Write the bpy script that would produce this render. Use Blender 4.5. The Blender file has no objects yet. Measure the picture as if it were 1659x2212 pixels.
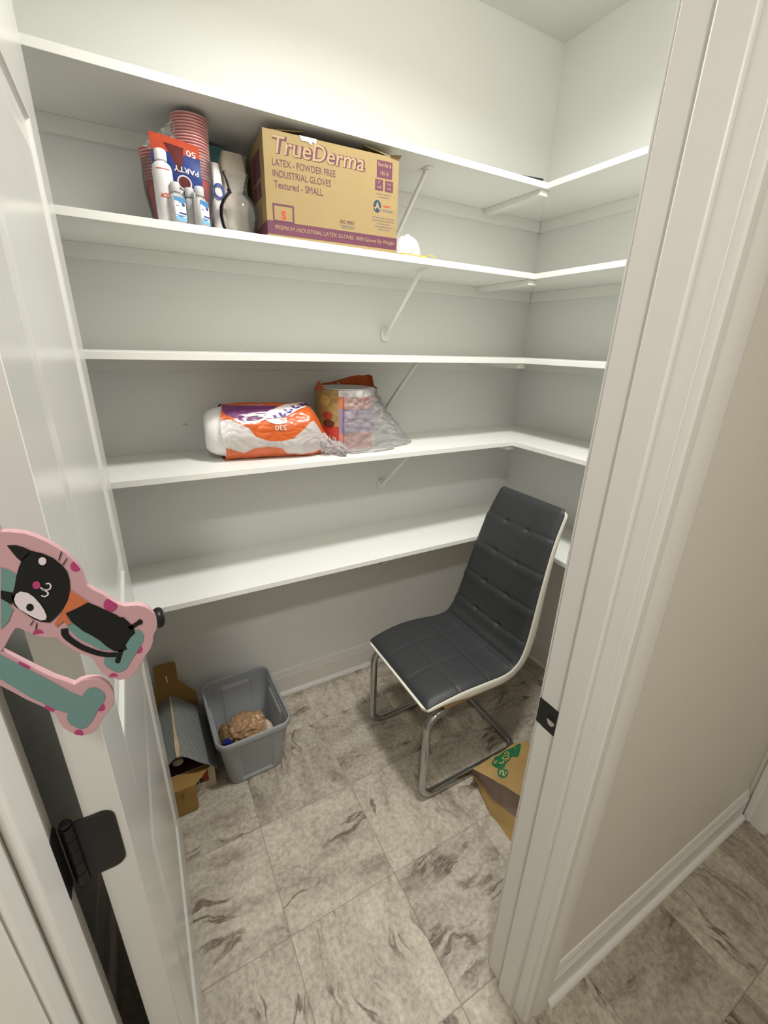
import bpy, bmesh, math, random
from mathutils import Vector, Matrix, noise
from mathutils.geometry import tessellate_polygon
SC = bpy.context.scene
COL = SC.collection
PI = math.pi
sin, cos = math.sin, math.cos
random.seed(7)

# ------------------------------------------------------------------ camera
CAM_H = 1.5912
yaw, pitch, roll, FPX = 0.51722, -0.36463, 0.02958, 939.69
fwd = Vector((sin(yaw)*cos(pitch), cos(yaw)*cos(pitch), sin(pitch)))
right0 = Vector((cos(yaw), -sin(yaw), 0))
up0 = right0.cross(fwd)
rgt = right0*cos(roll) + up0*sin(roll)
upv = -right0*sin(roll) + up0*cos(roll)
cd = bpy.data.cameras.new('camera')
cd.sensor_fit = 'VERTICAL'
cd.sensor_height = 36.0
cd.sensor_width = 27.0
cd.lens = FPX*36.0/2212.0
cd.clip_start = 0.02
cam = bpy.data.objects.new('camera', cd)
COL.objects.link(cam)
M = Matrix((rgt, upv, -fwd)).transposed().to_4x4()
M.translation = Vector((0, 0, CAM_H))
cam.matrix_world = M
SC.camera = cam

# ------------------------------------------------------------------ world, exposure
w = bpy.data.worlds.new('world')
SC.world = w
w.use_nodes = True
w.node_tree.nodes['Background'].inputs[0].default_value = (1.0, 0.96, 0.9, 1)
w.node_tree.nodes['Background'].inputs[1].default_value = 0.0
SC.view_settings.view_transform = 'Standard'
SC.view_settings.look = 'None'
SC.view_settings.exposure = 0.0
SC.view_settings.gamma = 1.0
SC.view_settings.use_curve_mapping = False
CLOSET_W = 24.0      # lamp powers, watts
HALL_FILL_W = 23.0

# ------------------------------------------------------------------ helpers
OFF = {}

class MB:
    def __init__(s):
        s.v = []; s.f = []; s.m = []
    def add(s, vs, fs, mi=0):
        b = len(s.v)
        s.v += [tuple(p) for p in vs]
        for i, f in enumerate(fs):
            s.f.append(tuple(b+k for k in f))
            s.m.append(mi if isinstance(mi, int) else mi[i])
        return s
    def box(s, a, b, mi=0):
        x0, y0, z0 = a; x1, y1, z1 = b
        vs = [(x0,y0,z0),(x1,y0,z0),(x1,y1,z0),(x0,y1,z0),(x0,y0,z1),(x1,y0,z1),(x1,y1,z1),(x0,y1,z1)]
        return s.add(vs, [(0,3,2,1),(4,5,6,7),(0,1,5,4),(1,2,6,5),(2,3,7,6),(3,0,4,7)], mi)
    def loft(s, loops, cap0=True, cap1=True, closed=True, mi=0):
        n = len(loops[0]); vs = []; fs = []
        for L in loops: vs += list(L)
        for i in range(len(loops)-1):
            for k in range(n if closed else n-1):
                k2 = (k+1) % n
                fs.append((i*n+k, i*n+k2, (i+1)*n+k2, (i+1)*n+k))
        if cap0: fs.append(tuple(reversed(range(n))))
        if cap1: fs.append(tuple((len(loops)-1)*n+k for k in range(n)))
        return s.add(vs, fs, mi)
    def lathe(s, prof, c=(0,0,0), n=24, cap0=True, cap1=True, mi=0, mat=None):
        loops = []
        for r, z in prof:
            L = [Vector((r*cos(2*PI*k/n), r*sin(2*PI*k/n), z)) for k in range(n)]
            if mat: L = [mat @ p for p in L]
            loops.append([p+Vector(c) for p in L])
        return s.loft(loops, cap0, cap1, True, mi)
    def tube(s, path, r, n=10, mi=0, closed=False, ry=None, up=None):
        P = [Vector(p) for p in path]; loops = []; N = len(P)
        ref = Vector(up) if up else Vector((0, 0, 1))
        prev = None
        for i in range(N):
            a = P[i-1] if (i > 0 or closed) else P[i]
            b = P[(i+1) % N] if (i < N-1 or closed) else P[i]
            t = (b-a).normalized()
            if prev is None:
                q = ref if abs(t.dot(ref)) < .95 else Vector((1, 0, 0))
                u = (q - t*q.dot(t)).normalized()
            else:
                u = (prev - t*prev.dot(t)).normalized()
            prev = u
            v = t.cross(u)
            rr = r[i] if isinstance(r, (list, tuple)) else r
            r2 = ry if ry else rr
            loops.append([P[i] + u*(rr*cos(2*PI*k/n)) + v*(r2*sin(2*PI*k/n)) for k in range(n)])
        if closed: loops.append(loops[0])
        return s.loft(loops, not closed, not closed, True, mi)
    def grid(s, fn, nu, nv, mi=None, wrap=False):
        vs = [fn(i/(nu-1), j/(nv-1)) for j in range(nv) for i in range(nu)]
        fs = []; ms = []
        for j in range(nv-1):
            for i in range(nu-1):
                fs.append((j*nu+i, j*nu+i+1, (j+1)*nu+i+1, (j+1)*nu+i))
                ms.append(mi((i+.5)/(nu-1), (j+.5)/(nv-1)) if mi else 0)
        return s.add(vs, fs, ms)
    def prism(s, pts, ax, a, b, mi=0):
        # pts 2D in the two other axes (cyclic order), extruded along axis ax from a to b
        def P(p, t):
            if ax == 'x': return (t, p[0], p[1])
            if ax == 'y': return (p[0], t, p[1])
            return (p[0], p[1], t)
        tri = tessellate_polygon([[Vector((p[0], p[1], 0)) for p in pts]])
        n = len(pts)
        vs = [P(p, a) for p in pts] + [P(p, b) for p in pts]
        fs = [tuple(t) for t in tri] + [tuple(n+k for k in t) for t in tri]
        fs += [(k, (k+1) % n, n+(k+1) % n, n+k) for k in range(n)]
        return s.add(vs, fs, mi)

def obj(name, mb, mat, parent=None, smooth=35, bevel=0, seg=2, kind=None, recalc=True):
    me = bpy.data.meshes.new(name)
    me.from_pydata([tuple(p) for p in mb.v], [], mb.f)
    mats = mat if isinstance(mat, (list, tuple)) else [mat]
    for m in mats: me.materials.append(m)
    if len(mats) > 1: me.polygons.foreach_set('material_index', mb.m)
    if recalc:
        bm = bmesh.new(); bm.from_mesh(me)
        bmesh.ops.recalc_face_normals(bm, faces=bm.faces)
        bm.to_mesh(me); bm.free()
    if smooth:
        me.polygons.foreach_set('use_smooth', [True]*len(me.polygons))
        me.set_sharp_from_angle(angle=math.radians(smooth))
    o = bpy.data.objects.new(name, me)
    COL.objects.link(o)
    if bevel:
        b = o.modifiers.new('bevel', 'BEVEL'); b.width = bevel; b.segments = seg
        b.limit_method = 'ANGLE'; b.angle_limit = math.radians(40)
    if parent is not None:
        o.parent = parent
        of = OFF.get(parent.name, Vector((0,0,0)))
        OFF[o.name] = of
        if of.length > 0:
            me.transform(Matrix.Translation(-of))
    else:
        OFF[o.name] = Vector((0,0,0))
    if kind: o['kind'] = kind
    return o

def thing(name, label, cat, loc=(0,0,0), rotz=0, group=None, local=False):
    o = bpy.data.objects.new(name, None)
    o.empty_display_size = .05
    COL.objects.link(o)
    o.location = loc; o.rotation_euler = (0, 0, rotz)
    OFF[o.name] = Vector((0,0,0)) if local else Vector(loc)
    return tag(o, label, cat, group)

def tag(o, label, cat, group=None):
    o['label'] = label; o['category'] = cat
    if group: o['group'] = group
    return o

def struct(name, mb, mat, **k):
    o = obj(name, mb, mat, **k); o['kind'] = 'structure'
    return o

def dup(root, loc, rot=(0,0,0), label=None, group=None):
    r = root.copy(); COL.objects.link(r); r.location = loc; r.rotation_euler = rot
    if label: r['label'] = label
    if group: r['group'] = group
    for ch in list(root.children):
        c = ch.copy(); COL.objects.link(c); c.parent = r
        for g in ch.children:
            d = g.copy(); COL.objects.link(d); d.parent = c
    return r

def catmull(pts, n):
    P = [Vector(p) for p in pts]
    P = [P[0]*2-P[1]] + P + [P[-1]*2-P[-2]]
    out = []
    segs = len(P)-3
    for i in range(n):
        t = i/(n-1)*segs; k = min(int(t), segs-1); t -= k
        a, b, c, d = P[k:k+4]
        out.append(.5*((2*b) + (c-a)*t + (2*a-5*b+4*c-d)*t*t + (3*b-a-3*c+d)*t**3))
    return out

def resample(pts, n):
    L = [0]
    for a, b in zip(pts, pts[1:]): L.append(L[-1]+(b-a).length)
    out = []; k = 0
    for i in range(n):
        s = L[-1]*i/(n-1)
        while k < len(L)-2 and L[k+1] < s: k += 1
        t = (s-L[k])/max(L[k+1]-L[k], 1e-9)
        out.append(pts[k].lerp(pts[k+1], t))
    return out, L[-1]

def rrect(hx, hy, r, n=5):
    out = []
    for cx, cy, a0 in ((hx-r, hy-r, 0), (-hx+r, hy-r, PI/2), (-hx+r, -hy+r, PI), (hx-r, -hy+r, 1.5*PI)):
        for k in range(n+1):
            a = a0+PI/2*k/n
            out.append((cx+r*cos(a), cy+r*sin(a)))
    return out

def nz(x, y=0, z=0, s=0):
    return noise.noise(Vector((x+s*13.7, y+s*7.1, z+s*3.3)))

# flat print: 2D shapes mapped on a surface
_tc = {}
def text2d(t, bold=0.0, shear=0.0, space=1.0, res=3):
    k = (t, bold, shear, space)
    if k in _tc: return _tc[k]
    c = bpy.data.curves.new('t', 'FONT'); c.body = t; c.size = 1; c.offset = bold; c.shear = shear
    c.space_character = space; c.resolution_u = res
    o = bpy.data.objects.new('t', c); COL.objects.link(o)
    dg = bpy.context.evaluated_depsgraph_get()
    me = bpy.data.meshes.new_from_object(o.evaluated_get(dg))
    vs = [(v.co.x, v.co.y) for v in me.vertices]
    fs = [tuple(p.vertices) for p in me.polygons]
    bpy.data.objects.remove(o); bpy.data.curves.remove(c); bpy.data.meshes.remove(me)
    x0 = min(v[0] for v in vs); x1 = max(v[0] for v in vs)
    y0 = min(v[1] for v in vs); y1 = max(v[1] for v in vs)
    _tc[k] = ([((x-x0)/(x1-x0), (y-y0)/(y1-y0)) for x, y in vs], fs)
    return _tc[k]

class Ink:
    """2D shapes (u right, v up) that become a thin print lying on a surface"""
    def __init__(s, fn): s.fn = fn; s.mb = MB()
    def _add(s, vs, fs): s.mb.add([s.fn(u, v) for u, v in vs], fs)
    def text(s, t, u0, v0, w, h, rot180=False, ang=0, **k):
        vs, fs = text2d(t, **k)
        if rot180: vs = [(1-a, 1-b) for a, b in vs]
        q = [(a*w, b*h) for a, b in vs]
        ca, sa = cos(ang), sin(ang)
        s._add([(u0+a*ca-b*sa, v0+a*sa+b*ca) for a, b in q], fs); return s
    def rect(s, u0, v0, u1, v1, n=1):
        for i in range(n):
            a = u0+(u1-u0)*i/n; b = u0+(u1-u0)*(i+1)/n
            s._add([(a,v0),(b,v0),(b,v1),(a,v1)], [(0,1,2,3)])
        return s
    def poly(s, pts):
        tri = tessellate_polygon([[Vector((p[0], p[1], 0)) for p in pts]])
        s._add(pts, [tuple(t) for t in tri]); return s
    def ell(s, u, v, ru, rv, n=20):
        P = [(u, v)]+[(u+ru*q*cos(2*PI*k/n), v+rv*q*sin(2*PI*k/n)) for q in (.5, 1) for k in range(n)]
        f = [(0, 1+k, 1+(k+1) % n) for k in range(n)]+[(1+k, 1+n+k, 1+n+(k+1) % n, 1+(k+1) % n) for k in range(n)]
        s._add(P, f); return s
    def ring(s, u, v, ru, rv, t, n=24):
        a = [(u+ru*cos(2*PI*k/n), v+rv*sin(2*PI*k/n)) for k in range(n)]
        b = [(u+(ru-t)*cos(2*PI*k/n), v+(rv-t)*sin(2*PI*k/n)) for k in range(n)]
        s._add(a+b, [(k, (k+1) % n, n+(k+1) % n, n+k) for k in range(n)]); return s
    def line(s, pts, w):
        P = [Vector((p[0], p[1])) for p in pts]; L = []; R = []
        for i, p in enumerate(P):
            t = (P[min(i+1, len(P)-1)]-P[max(i-1, 0)]).normalized()
            n_ = Vector((-t.y, t.x))
            ww = w[i] if isinstance(w, (list, tuple)) else w
            L.append(p+n_*ww/2); R.append(p-n_*ww/2)
        n = len(P)
        s._add([tuple(p) for p in L+R], [(i, i+1, n+i+1, n+i) for i in range(n-1)]); return s
    def frame(s, u0, v0, u1, v1, t):
        return s.rect(u0,v0,u1,v0+t).rect(u0,v1-t,u1,v1).rect(u0,v0+t,u0+t,v1-t).rect(u1-t,v0+t,u1,v1-t)
    def done(s, name, mat, parent): return obj(name, s.mb, mat, parent, smooth=0, recalc=False)

# ------------------------------------------------------------------ materials
def newmat(name):
    m = bpy.data.materials.new(name); m.use_nodes = True
    nt = m.node_tree
    return m, nt, nt.nodes['Principled BSDF'], nt.nodes['Material Output']

def mat(name, col, rough=.5, metal=0, spec=.5, var=.05, vs=8, bump=0, bs=200, trans=0, ior=1.45, coat=0, alpha=1, sss=0):
    m, nt, b, out = newmat(name)
    b.inputs['Roughness'].default_value = rough
    b.inputs['Metallic'].default_value = metal
    b.inputs['Specular IOR Level'].default_value = spec
    b.inputs['IOR'].default_value = ior
    b.inputs['Transmission Weight'].default_value = trans
    b.inputs['Coat Weight'].default_value = coat
    b.inputs['Alpha'].default_value = alpha
    if sss:
        b.inputs['Subsurface Weight'].default_value = sss
        b.inputs['Subsurface Radius'].default_value = (.01, .01, .01)
    tc = nt.nodes.new('ShaderNodeTexCoord')
    n = nt.nodes.new('ShaderNodeTexNoise'); n.inputs['Scale'].default_value = vs; n.inputs['Detail'].default_value = 3
    nt.links.new(tc.outputs['Object'], n.inputs['Vector'])
    r = nt.nodes.new('ShaderNodeMix'); r.data_type = 'RGBA'
    r.inputs[6].default_value = (*[c*(1-var) for c in col], 1)
    r.inputs[7].default_value = (*[min(1, c*(1+var)) for c in col], 1)
    nt.links.new(n.outputs['Fac'], r.inputs[0])
    nt.links.new(r.outputs[2], b.inputs['Base Color'])
    if bump:
        n2 = nt.nodes.new('ShaderNodeTexNoise'); n2.inputs['Scale'].default_value = bs; n2.inputs['Detail'].default_value = 2
        nt.links.new(tc.outputs['Object'], n2.inputs['Vector'])
        bp = nt.nodes.new('ShaderNodeBump'); bp.inputs['Strength'].default_value = bump; bp.inputs['Distance'].default_value = .002
        nt.links.new(n2.outputs['Fac'], bp.inputs['Height'])
        nt.links.new(bp.outputs['Normal'], b.inputs['Normal'])
    return m

def film(name, col=(1,1,1), haze=.15, rough=.12, tint=(1,1,1), bump=.6, bs=60, ior=1.5):
    """thin clear plastic: see-through with a glossy sheen"""
    m, nt, b, out = newmat(name)
    N = nt.nodes.new; L = nt.links.new
    nt.nodes.remove(b)
    tc = nt.nodes.new('ShaderNodeTexCoord')
    n2 = nt.nodes.new('ShaderNodeTexNoise'); n2.inputs['Scale'].default_value = bs; n2.inputs['Detail'].default_value = 8
    nt.links.new(tc.outputs['Object'], n2.inputs['Vector'])
    bp = nt.nodes.new('ShaderNodeBump'); bp.inputs['Strength'].default_value = bump; bp.inputs['Distance'].default_value = .004
    L(n2.outputs['Fac'], bp.inputs['Height'])
    t = N('ShaderNodeBsdfTransparent'); t.inputs[0].default_value = (*tint, 1)
    g = N('ShaderNodeBsdfGlossy'); g.inputs['Roughness'].default_value = rough
    f = N('ShaderNodeFresnel'); f.inputs['IOR'].default_value = ior
    if bump: L(bp.outputs['Normal'], g.inputs['Normal']); L(bp.outputs['Normal'], f.inputs['Normal'])
    d = N('ShaderNodeBsdfDiffuse'); d.inputs[0].default_value = (*col, 1)
    m0 = N('ShaderNodeMixShader'); m0.inputs[0].default_value = haze; L(t.outputs[0], m0.inputs[1]); L(d.outputs[0], m0.inputs[2])
    mx = N('ShaderNodeMixShader'); L(f.outputs[0], mx.inputs[0]); L(m0.outputs[0], mx.inputs[1]); L(g.outputs[0], mx.inputs[2])
    L(mx.outputs[0], out.inputs['Surface'])
    return m

def hexc(r, g, b):
    f = lambda c: ((c/255+.055)/1.055)**2.4 if c > 10 else c/255/12.92
    return (f(r), f(g), f(b))

WALL = mat('wall_paint', (.785,.795,.765), .42, spec=.45, var=.012, vs=3, bump=.18, bs=320)
HALLWALL = mat('hall_wall_paint', (.74,.705,.625), .5, spec=.4, var=.012, vs=3, bump=.15, bs=320)
CEIL = mat('ceiling_paint', (.74,.745,.695), .8, spec=.2, var=.012, vs=3, bump=.2, bs=250)
SHELF = mat('shelf_paint', (.82,.825,.78), .38, spec=.45, var=.01, vs=5)
TRIM = mat('trim_paint', (.76,.745,.71), .32, spec=.5, var=.012, vs=5, bump=.05, bs=90)
DOOR = mat('door_paint', (.64,.64,.605), .22, spec=.5, var=.012, vs=4, bump=.04, bs=60)
BLACK = mat('black_metal', (.012,.012,.012), .38, metal=.0, spec=.5, var=.2, vs=30)
CHROME = mat('chrome', (.46,.47,.48), .10, metal=1, var=.03, vs=4)
GREYLEATHER = mat('charcoal_leather', (.036,.038,.040), .48, spec=.45, var=.06, vs=30, bump=.12, bs=900)
WHITELEATHER = mat('white_leather', (.72,.70,.60), .42, spec=.45, var=.03, vs=20, bump=.05, bs=700)
PLY = mat('plywood', (.36,.22,.09), .6, var=.2, vs=12)
TUBP = mat('grey_plastic', (.315,.33,.34), .42, spec=.4, var=.04, vs=10, bump=.06, bs=300)
KRAFT = mat('kraft_board', (.30,.18,.055), .75, spec=.2, var=.1, vs=14, bump=.08, bs=140)
CARTON = mat('carton_board', (.315,.232,.108), .72, spec=.25, var=.05, vs=10, bump=.06, bs=120)
PURPLE = mat('purple_ink', (.135,.045,.075), .6, spec=.25, var=.06, vs=20)
LPURPLE = mat('pale_ink', (.56,.36,.30), .65, spec=.2, var=.05, vs=20)
CARTINK = mat('kraft_ink', (.40,.29,.16), .7, spec=.2, var=.04, vs=20)
REDINK = mat('red_ink', (.55,.06,.03), .6, spec=.25, var=.05, vs=20)
NAVY = mat('navy_ink', (.03,.055,.10), .6, spec=.25, var=.05, vs=20)
GREYINK = mat('grey_ink', (.22,.17,.14), .7, spec=.2, var=.1, vs=40)

# ------------------------------------------------------------------ floor with its tiles
def tile_mat():
    m, nt, b, out = newmat('stone_look_tile')
    N = nt.nodes.new; L = nt.links.new
    tc = N('ShaderNodeTexCoord'); oi = N('ShaderNodeObjectInfo')
    off = N('ShaderNodeVectorMath'); off.operation = 'SCALE'; off.inputs[0].default_value = (37., 51., 23.)
    L(oi.outputs['Random'], off.inputs['Scale'])
    ad = N('ShaderNodeVectorMath'); ad.operation = 'ADD'; L(tc.outputs['Object'], ad.inputs[0]); L(off.outputs[0], ad.inputs[1])
    # bend the grain
    nd = N('ShaderNodeTexNoise'); nd.inputs['Scale'].default_value = 4.2; nd.inputs['Detail'].default_value = 7; L(ad.outputs[0], nd.inputs['Vector'])
    sb = N('ShaderNodeVectorMath'); sb.operation = 'SUBTRACT'; sb.inputs[1].default_value = (.5,.5,.5); L(nd.outputs['Color'], sb.inputs[0])
    sc = N('ShaderNodeVectorMath'); sc.operation = 'SCALE'; sc.inputs['Scale'].default_value = .17; L(sb.outputs[0], sc.inputs[0])
    a2 = N('ShaderNodeVectorMath'); a2.operation = 'ADD'; L(ad.outputs[0], a2.inputs[0]); L(sc.outputs[0], a2.inputs[1])
    st = N('ShaderNodeVectorMath'); st.operation = 'MULTIPLY'; st.inputs[1].default_value = (4.2, 13., 1.); L(a2.outputs[0], st.inputs[0])
    n1 = N('ShaderNodeTexNoise'); n1.inputs['Scale'].default_value = 1.0; n1.inputs['Detail'].default_value = 12; n1.inputs['Roughness'].default_value = .7; L(st.outputs[0], n1.inputs['Vector'])
    r1 = N('ShaderNodeValToRGB'); e = r1.color_ramp.elements
    e[0].position = .24; e[0].color = (.19,.145,.105,1)
    e[1].position = .76; e[1].color = (.62,.56,.475,1)
    for p, c in ((.33,(.30,.25,.195,1)), (.43,(.43,.375,.30,1)), (.56,(.535,.475,.385,1))):
        q = e.new(p); q.color = c
    L(n1.outputs['Fac'], r1.inputs['Fac'])
    # thin dark veins, only in some places
    st2 = N('ShaderNodeVectorMath'); st2.operation = 'MULTIPLY'; st2.inputs[1].default_value = (1.6, 8.5, 1.); L(a2.outputs[0], st2.inputs[0])
    n2 = N('ShaderNodeTexNoise'); n2.inputs['Scale'].default_value = 1.; n2.inputs['Detail'].default_value = 8; n2.inputs['Roughness'].default_value = .55; L(st2.outputs[0], n2.inputs['Vector'])
    r2 = N('ShaderNodeValToRGB'); e = r2.color_ramp.elements
    e[0].position = .472; e[0].color = (0,0,0,1); e[1].position = .522; e[1].color = (0,0,0,1)
    q = e.new(.497); q.color = (1,1,1,1)
    L(n2.outputs['Fac'], r2.inputs['Fac'])
    n3 = N('ShaderNodeTexNoise'); n3.inputs['Scale'].default_value = 7.; n3.inputs['Detail'].default_value = 5; L(ad.outputs[0], n3.inputs['Vector'])
    r3 = N('ShaderNodeMapRange'); r3.inputs[1].default_value = .47; r3.inputs[2].default_value = .60; L(n3.outputs['Fac'], r3.inputs[0])
    mu = N('ShaderNodeMath'); mu.operation = 'MULTIPLY'; L(r2.outputs[0], mu.inputs[0]); L(r3.outputs[0], mu.inputs[1])
    mu2 = N('ShaderNodeMath'); mu2.operation = 'MULTIPLY'; mu2.inputs[1].default_value = .95; L(mu.outputs[0], mu2.inputs[0])
    mx = N('ShaderNodeMix'); mx.data_type = 'RGBA'; mx.inputs[7].default_value = (.115,.08,.052,1)
    L(mu2.outputs[0], mx.inputs[0]); L(r1.outputs[0], mx.inputs[6])
    # fine mottling
    n4 = N('ShaderNodeTexNoise'); n4.inputs['Scale'].default_value = 70; n4.inputs['Detail'].default_value = 5; n4.inputs['Roughness'].default_value = .7; L(ad.outputs[0], n4.inputs['Vector'])
    r4 = N('ShaderNodeMapRange'); r4.inputs[1].default_value = .3; r4.inputs[2].default_value = .7; r4.inputs[3].default_value = .68; r4.inputs[4].default_value = 1.24; L(n4.outputs['Fac'], r4.inputs[0])
    m2 = N('ShaderNodeVectorMath'); m2.operation = 'SCALE'; L(mx.outputs[2], m2.inputs[0]); L(r4.outputs[0], m2.inputs['Scale'])
    # per tile tone
    r5 = N('ShaderNodeMapRange'); r5.inputs[3].default_value = .78; r5.inputs[4].default_value = .95; L(oi.outputs['Random'], r5.inputs[0])
    m3 = N('ShaderNodeVectorMath'); m3.operation = 'SCALE'; L(m2.outputs[0], m3.inputs[0]); L(r5.outputs[0], m3.inputs['Scale'])
    L(m3.outputs[0], b.inputs['Base Color'])
    b.inputs['Roughness'].default_value = .48; b.inputs['Specular IOR Level'].default_value = .4
    bp = N('ShaderNodeBump'); bp.inputs['Strength'].default_value = .12; bp.inputs['Distance'].default_value = .002
    L(n1.outputs['Fac'], bp.inputs['Height']); L(bp.outputs['Normal'], b.inputs['Normal'])
    return m

TILE = tile_mat()
GROUT = mat('grout', (.33,.29,.24), .85, spec=.2, var=.08, vs=30)
X0, X1, Y0, Y1 = -1.56, 1.88, -1.316, 1.78
floor = struct('floor', MB().box((X0,Y0,-.12), (X1,Y1,-.0016)), GROUT)
TS, T = .344, .3422
tm = MB()
h = T/2; c_ = .0012
tm.loft([[(x*(h)/h, y, -.006) for x, y in rrect(h,h,.002,1)], [(x, y, -c_) for x, y in rrect(h,h,.002,1)],
         [(x, y, 0) for x, y in rrect(h-c_,h-c_,.002,1)]])
proto_tile = None
rots = {(0,2):0,(0,1):1,(-1,1):1,(-1,2):0,(0,0):1,(1,1):0,(1,2):1,(-1,0):1,(1,0):1,(2,0):0,(3,0):1,(1,3):0,(2,1):0,(2,2):0,(3,-1):1,(2,-1):1}
for j in range(-4, 5):
    for i in range(-5, 5):
        loc = (.16+TS*(i+.5), .060+TS*(j+.5), 0)
        if proto_tile is None:
            o = proto_tile = obj('tile', tm, TILE, floor, smooth=0)
        else:
            o = proto_tile.copy(); COL.objects.link(o); o.parent = floor
        o.location = loc
        k = rots.get((i,j), random.randint(0,1))
        o.rotation_euler = (0,0, PI/2*(k+2*random.randint(0,1)))

# ------------------------------------------------------------------ room shell
CH = 2.743
XL, XR, YB = -.30, 1.7235, 1.676          # closet left, right, back
YF0, YF1 = .313, .430                     # front wall: hall face, closet face
JL, JR = -.143, .620                      # jamb faces
DH = 2.145
struct('wall_back', MB().box((XL-.1,YB,0), (XR+.1,YB+.1,CH)), WALL)
struct('wall_right', MB().box((XR,YF1,0), (XR+.1,YB,CH)), WALL)
struct('wall_left', MB().box((XL-.1,YF1,0), (XL,YB,CH)), WALL)
fw = MB()
fw.box((X0,YF0,0), (JL-.02,YF1,CH)).box((JR+.02,YF0,0), (X1,YF1,CH)).box((JL-.02,YF0,DH+.02), (JR+.02,YF1,CH))
struct('wall_front', fw, HALLWALL)
struct('ceiling', MB().box((X0,Y0,CH), (X1,YB+.1,CH+.1)), CEIL)
XH = 1.745
struct('wall_hall_right', MB().box((XH,Y0,0), (X1,YF0,CH)), HALLWALL)
struct('wall_hall_left', MB().box((X0,Y0,0), (X0+.1,YF0,CH)), HALLWALL)
struct('wall_hall_back', MB().box((X0+.1,Y0,0), (XH,Y0+.1,CH)), HALLWALL)

# jambs and casings
def jamb(name, s, x):
    # s=+1 jamb on the right of the opening
    o = struct(name, MB().box((min(x,x+.02*s),YF0-.002,0), (max(x,x+.02*s),YF1+.002,DH+.02)), TRIM, bevel=.0012)
    st = MB().box((min(x-.011*s,x),.338,0), (max(x-.011*s,x),.384,DH))
    obj('door_stop', st, TRIM, o, bevel=.003)
    return o
jr = jamb('trim_1', 1, JR)
jl = jamb('trim_2', -1, JL)
hd = struct('trim_3', MB().box((JL,YF0-.002,DH), (JR,YF1+.002,DH+.02)), TRIM, bevel=.0012)
obj('door_stop', MB().box((JL+.011,.338,DH-.011), (JR-.011,.384,DH)), TRIM, hd, bevel=.003)
CP = [(0,0),(0,.010),(.003,.0128),(.010,.0135),(.018,.0135),(.022,.0112),(.027,.0125),(.034,.0155),(.048,.0175),(.060,.0185),(.066,.0185),(.071,.0165),(.0745,.011),(.075,0)]
def casing_v(name, x, s, y, sy, top):
    return struct(name, MB().prism([(x+s*u, y+sy*v) for u, v in CP], 'z', 0, top), TRIM, smooth=28)
RV = .006
casing_v('trim_4', JR+RV, 1, YF0, -1, DH+RV+.075)
casing_v('trim_5', JL-RV, -1, YF0, -1, DH+RV+.075)
struct('trim_6', MB().prism([(YF0-v, DH+RV+u) for u, v in CP], 'x', JL-RV, JR+RV), TRIM, smooth=28)
casing_v('trim_7', JR+RV, 1, YF1, 1, DH+RV+.075)
casing_v('trim_8', JL-RV, -1, YF1, 1, DH+RV+.075)
struct('trim_9', MB().prism([(YF1+v, DH+RV+u) for u, v in CP], 'x', JL-RV, JR+RV), TRIM, smooth=28)
# casing of the next door on the hall's right wall
struct('trim_10', MB().prism([(XH-v, .300-u) for u, v in CP], 'z', 0, 2.2), TRIM, smooth=28)

# strike plate on the right jamb
def ringplate(x, cy, cz, hy, hz, ry, rz, t, s):
    n = 32; m = MB(); L = []
    for dx, sc in ((0, 1), (t*.6, 1), (t, .985)):
        L.append([(x-s*dx, cy+p[0]*sc, cz+p[1]*sc) for p in rrect(hy,hz,.0045,7)])
    for dx in (t, -.004):
        L.append([(x-s*dx, cy-.004+ry*cos(a), cz+rz*sin(a)) for a in [PI/4*0+2*PI*k/n for k in range(n)]])
    return m.loft(L, False, False)
sp = obj('strike_plate', ringplate(JR, .4055, .9145, .0185, .0305, .0095, .0145, .0016, 1), BLACK, jr)
sp['label'] = 'black strike plate with an oval latch hole'
obj('strike_lip', MB().box((JR-.0016,.4225,.8845), (JR+.004,.4345,.9445)), BLACK, sp, bevel=.001)
el = [(.4015+.0094*cos(2*PI*k/24), .9145+.0144*sin(2*PI*k/24)) for k in range(24)]
obj('pocket_shade', MB().prism(el, 'x', JR-.0009, JR+.0001), mat('hole_shade', (.012,.008,.006), .8), sp)  # flat black disc, paints the shade inside the latch hole
el2 = [(.4015+.0093*cos(a_), .9145-.0015+.0128*sin(a_)) for a_ in [PI*1.02+PI*.96*k/14 for k in range(15)]]
obj('bare_wood', MB().prism(el2, 'x', JR-.0013, JR-.0008), mat('bare_wood', (.50,.42,.37), .7), sp)

# baseboards with shoe moulding
BP = [(0,0),(.013,0),(.013,.098),(.0105,.103),(.0105,.108),(.0085,.112),(.0085,.118),(.0055,.126),(.003,.133),(0,.135)]
SP = [(.013,0),(.027,0),(.0265,.006),(.024,.012),(.019,.017),(.013,.0185)]
def base(name, axis, a, b, at, s):
    # profile runs out from the wall face `at` in direction s
    if axis == 'x': m = MB().prism([(at+s*u, z) for u, z in BP], 'x', a, b); q = MB().prism([(at+s*u, z) for u, z in SP], 'x', a, b)
    else: m = MB().prism([(at+s*u, z) for u, z in BP], 'y', a, b); q = MB().prism([(at+s*u, z) for u, z in SP], 'y', a, b)
    o = struct(name, m, TRIM, smooth=25)
    obj('shoe_molding', q, TRIM, o, smooth=50)
    return o
base('baseboard_back', 'x', XL, XR, YB, -1)
base('baseboard_right', 'y', YF1, YB-.013, XR, -1)
base('baseboard_left', 'y', YF1, YB-.013, XL, 1)
base('baseboard_front', 'x', JR+RV+.075, XR-.014, YF1, 1)
base('baseboard_hall_front', 'x', JR+RV+.0752, XH-.02, YF0, -1)
base('baseboard_hall_left', 'x', X0+.1, JL-RV-.0752, YF0, -1)

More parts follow.
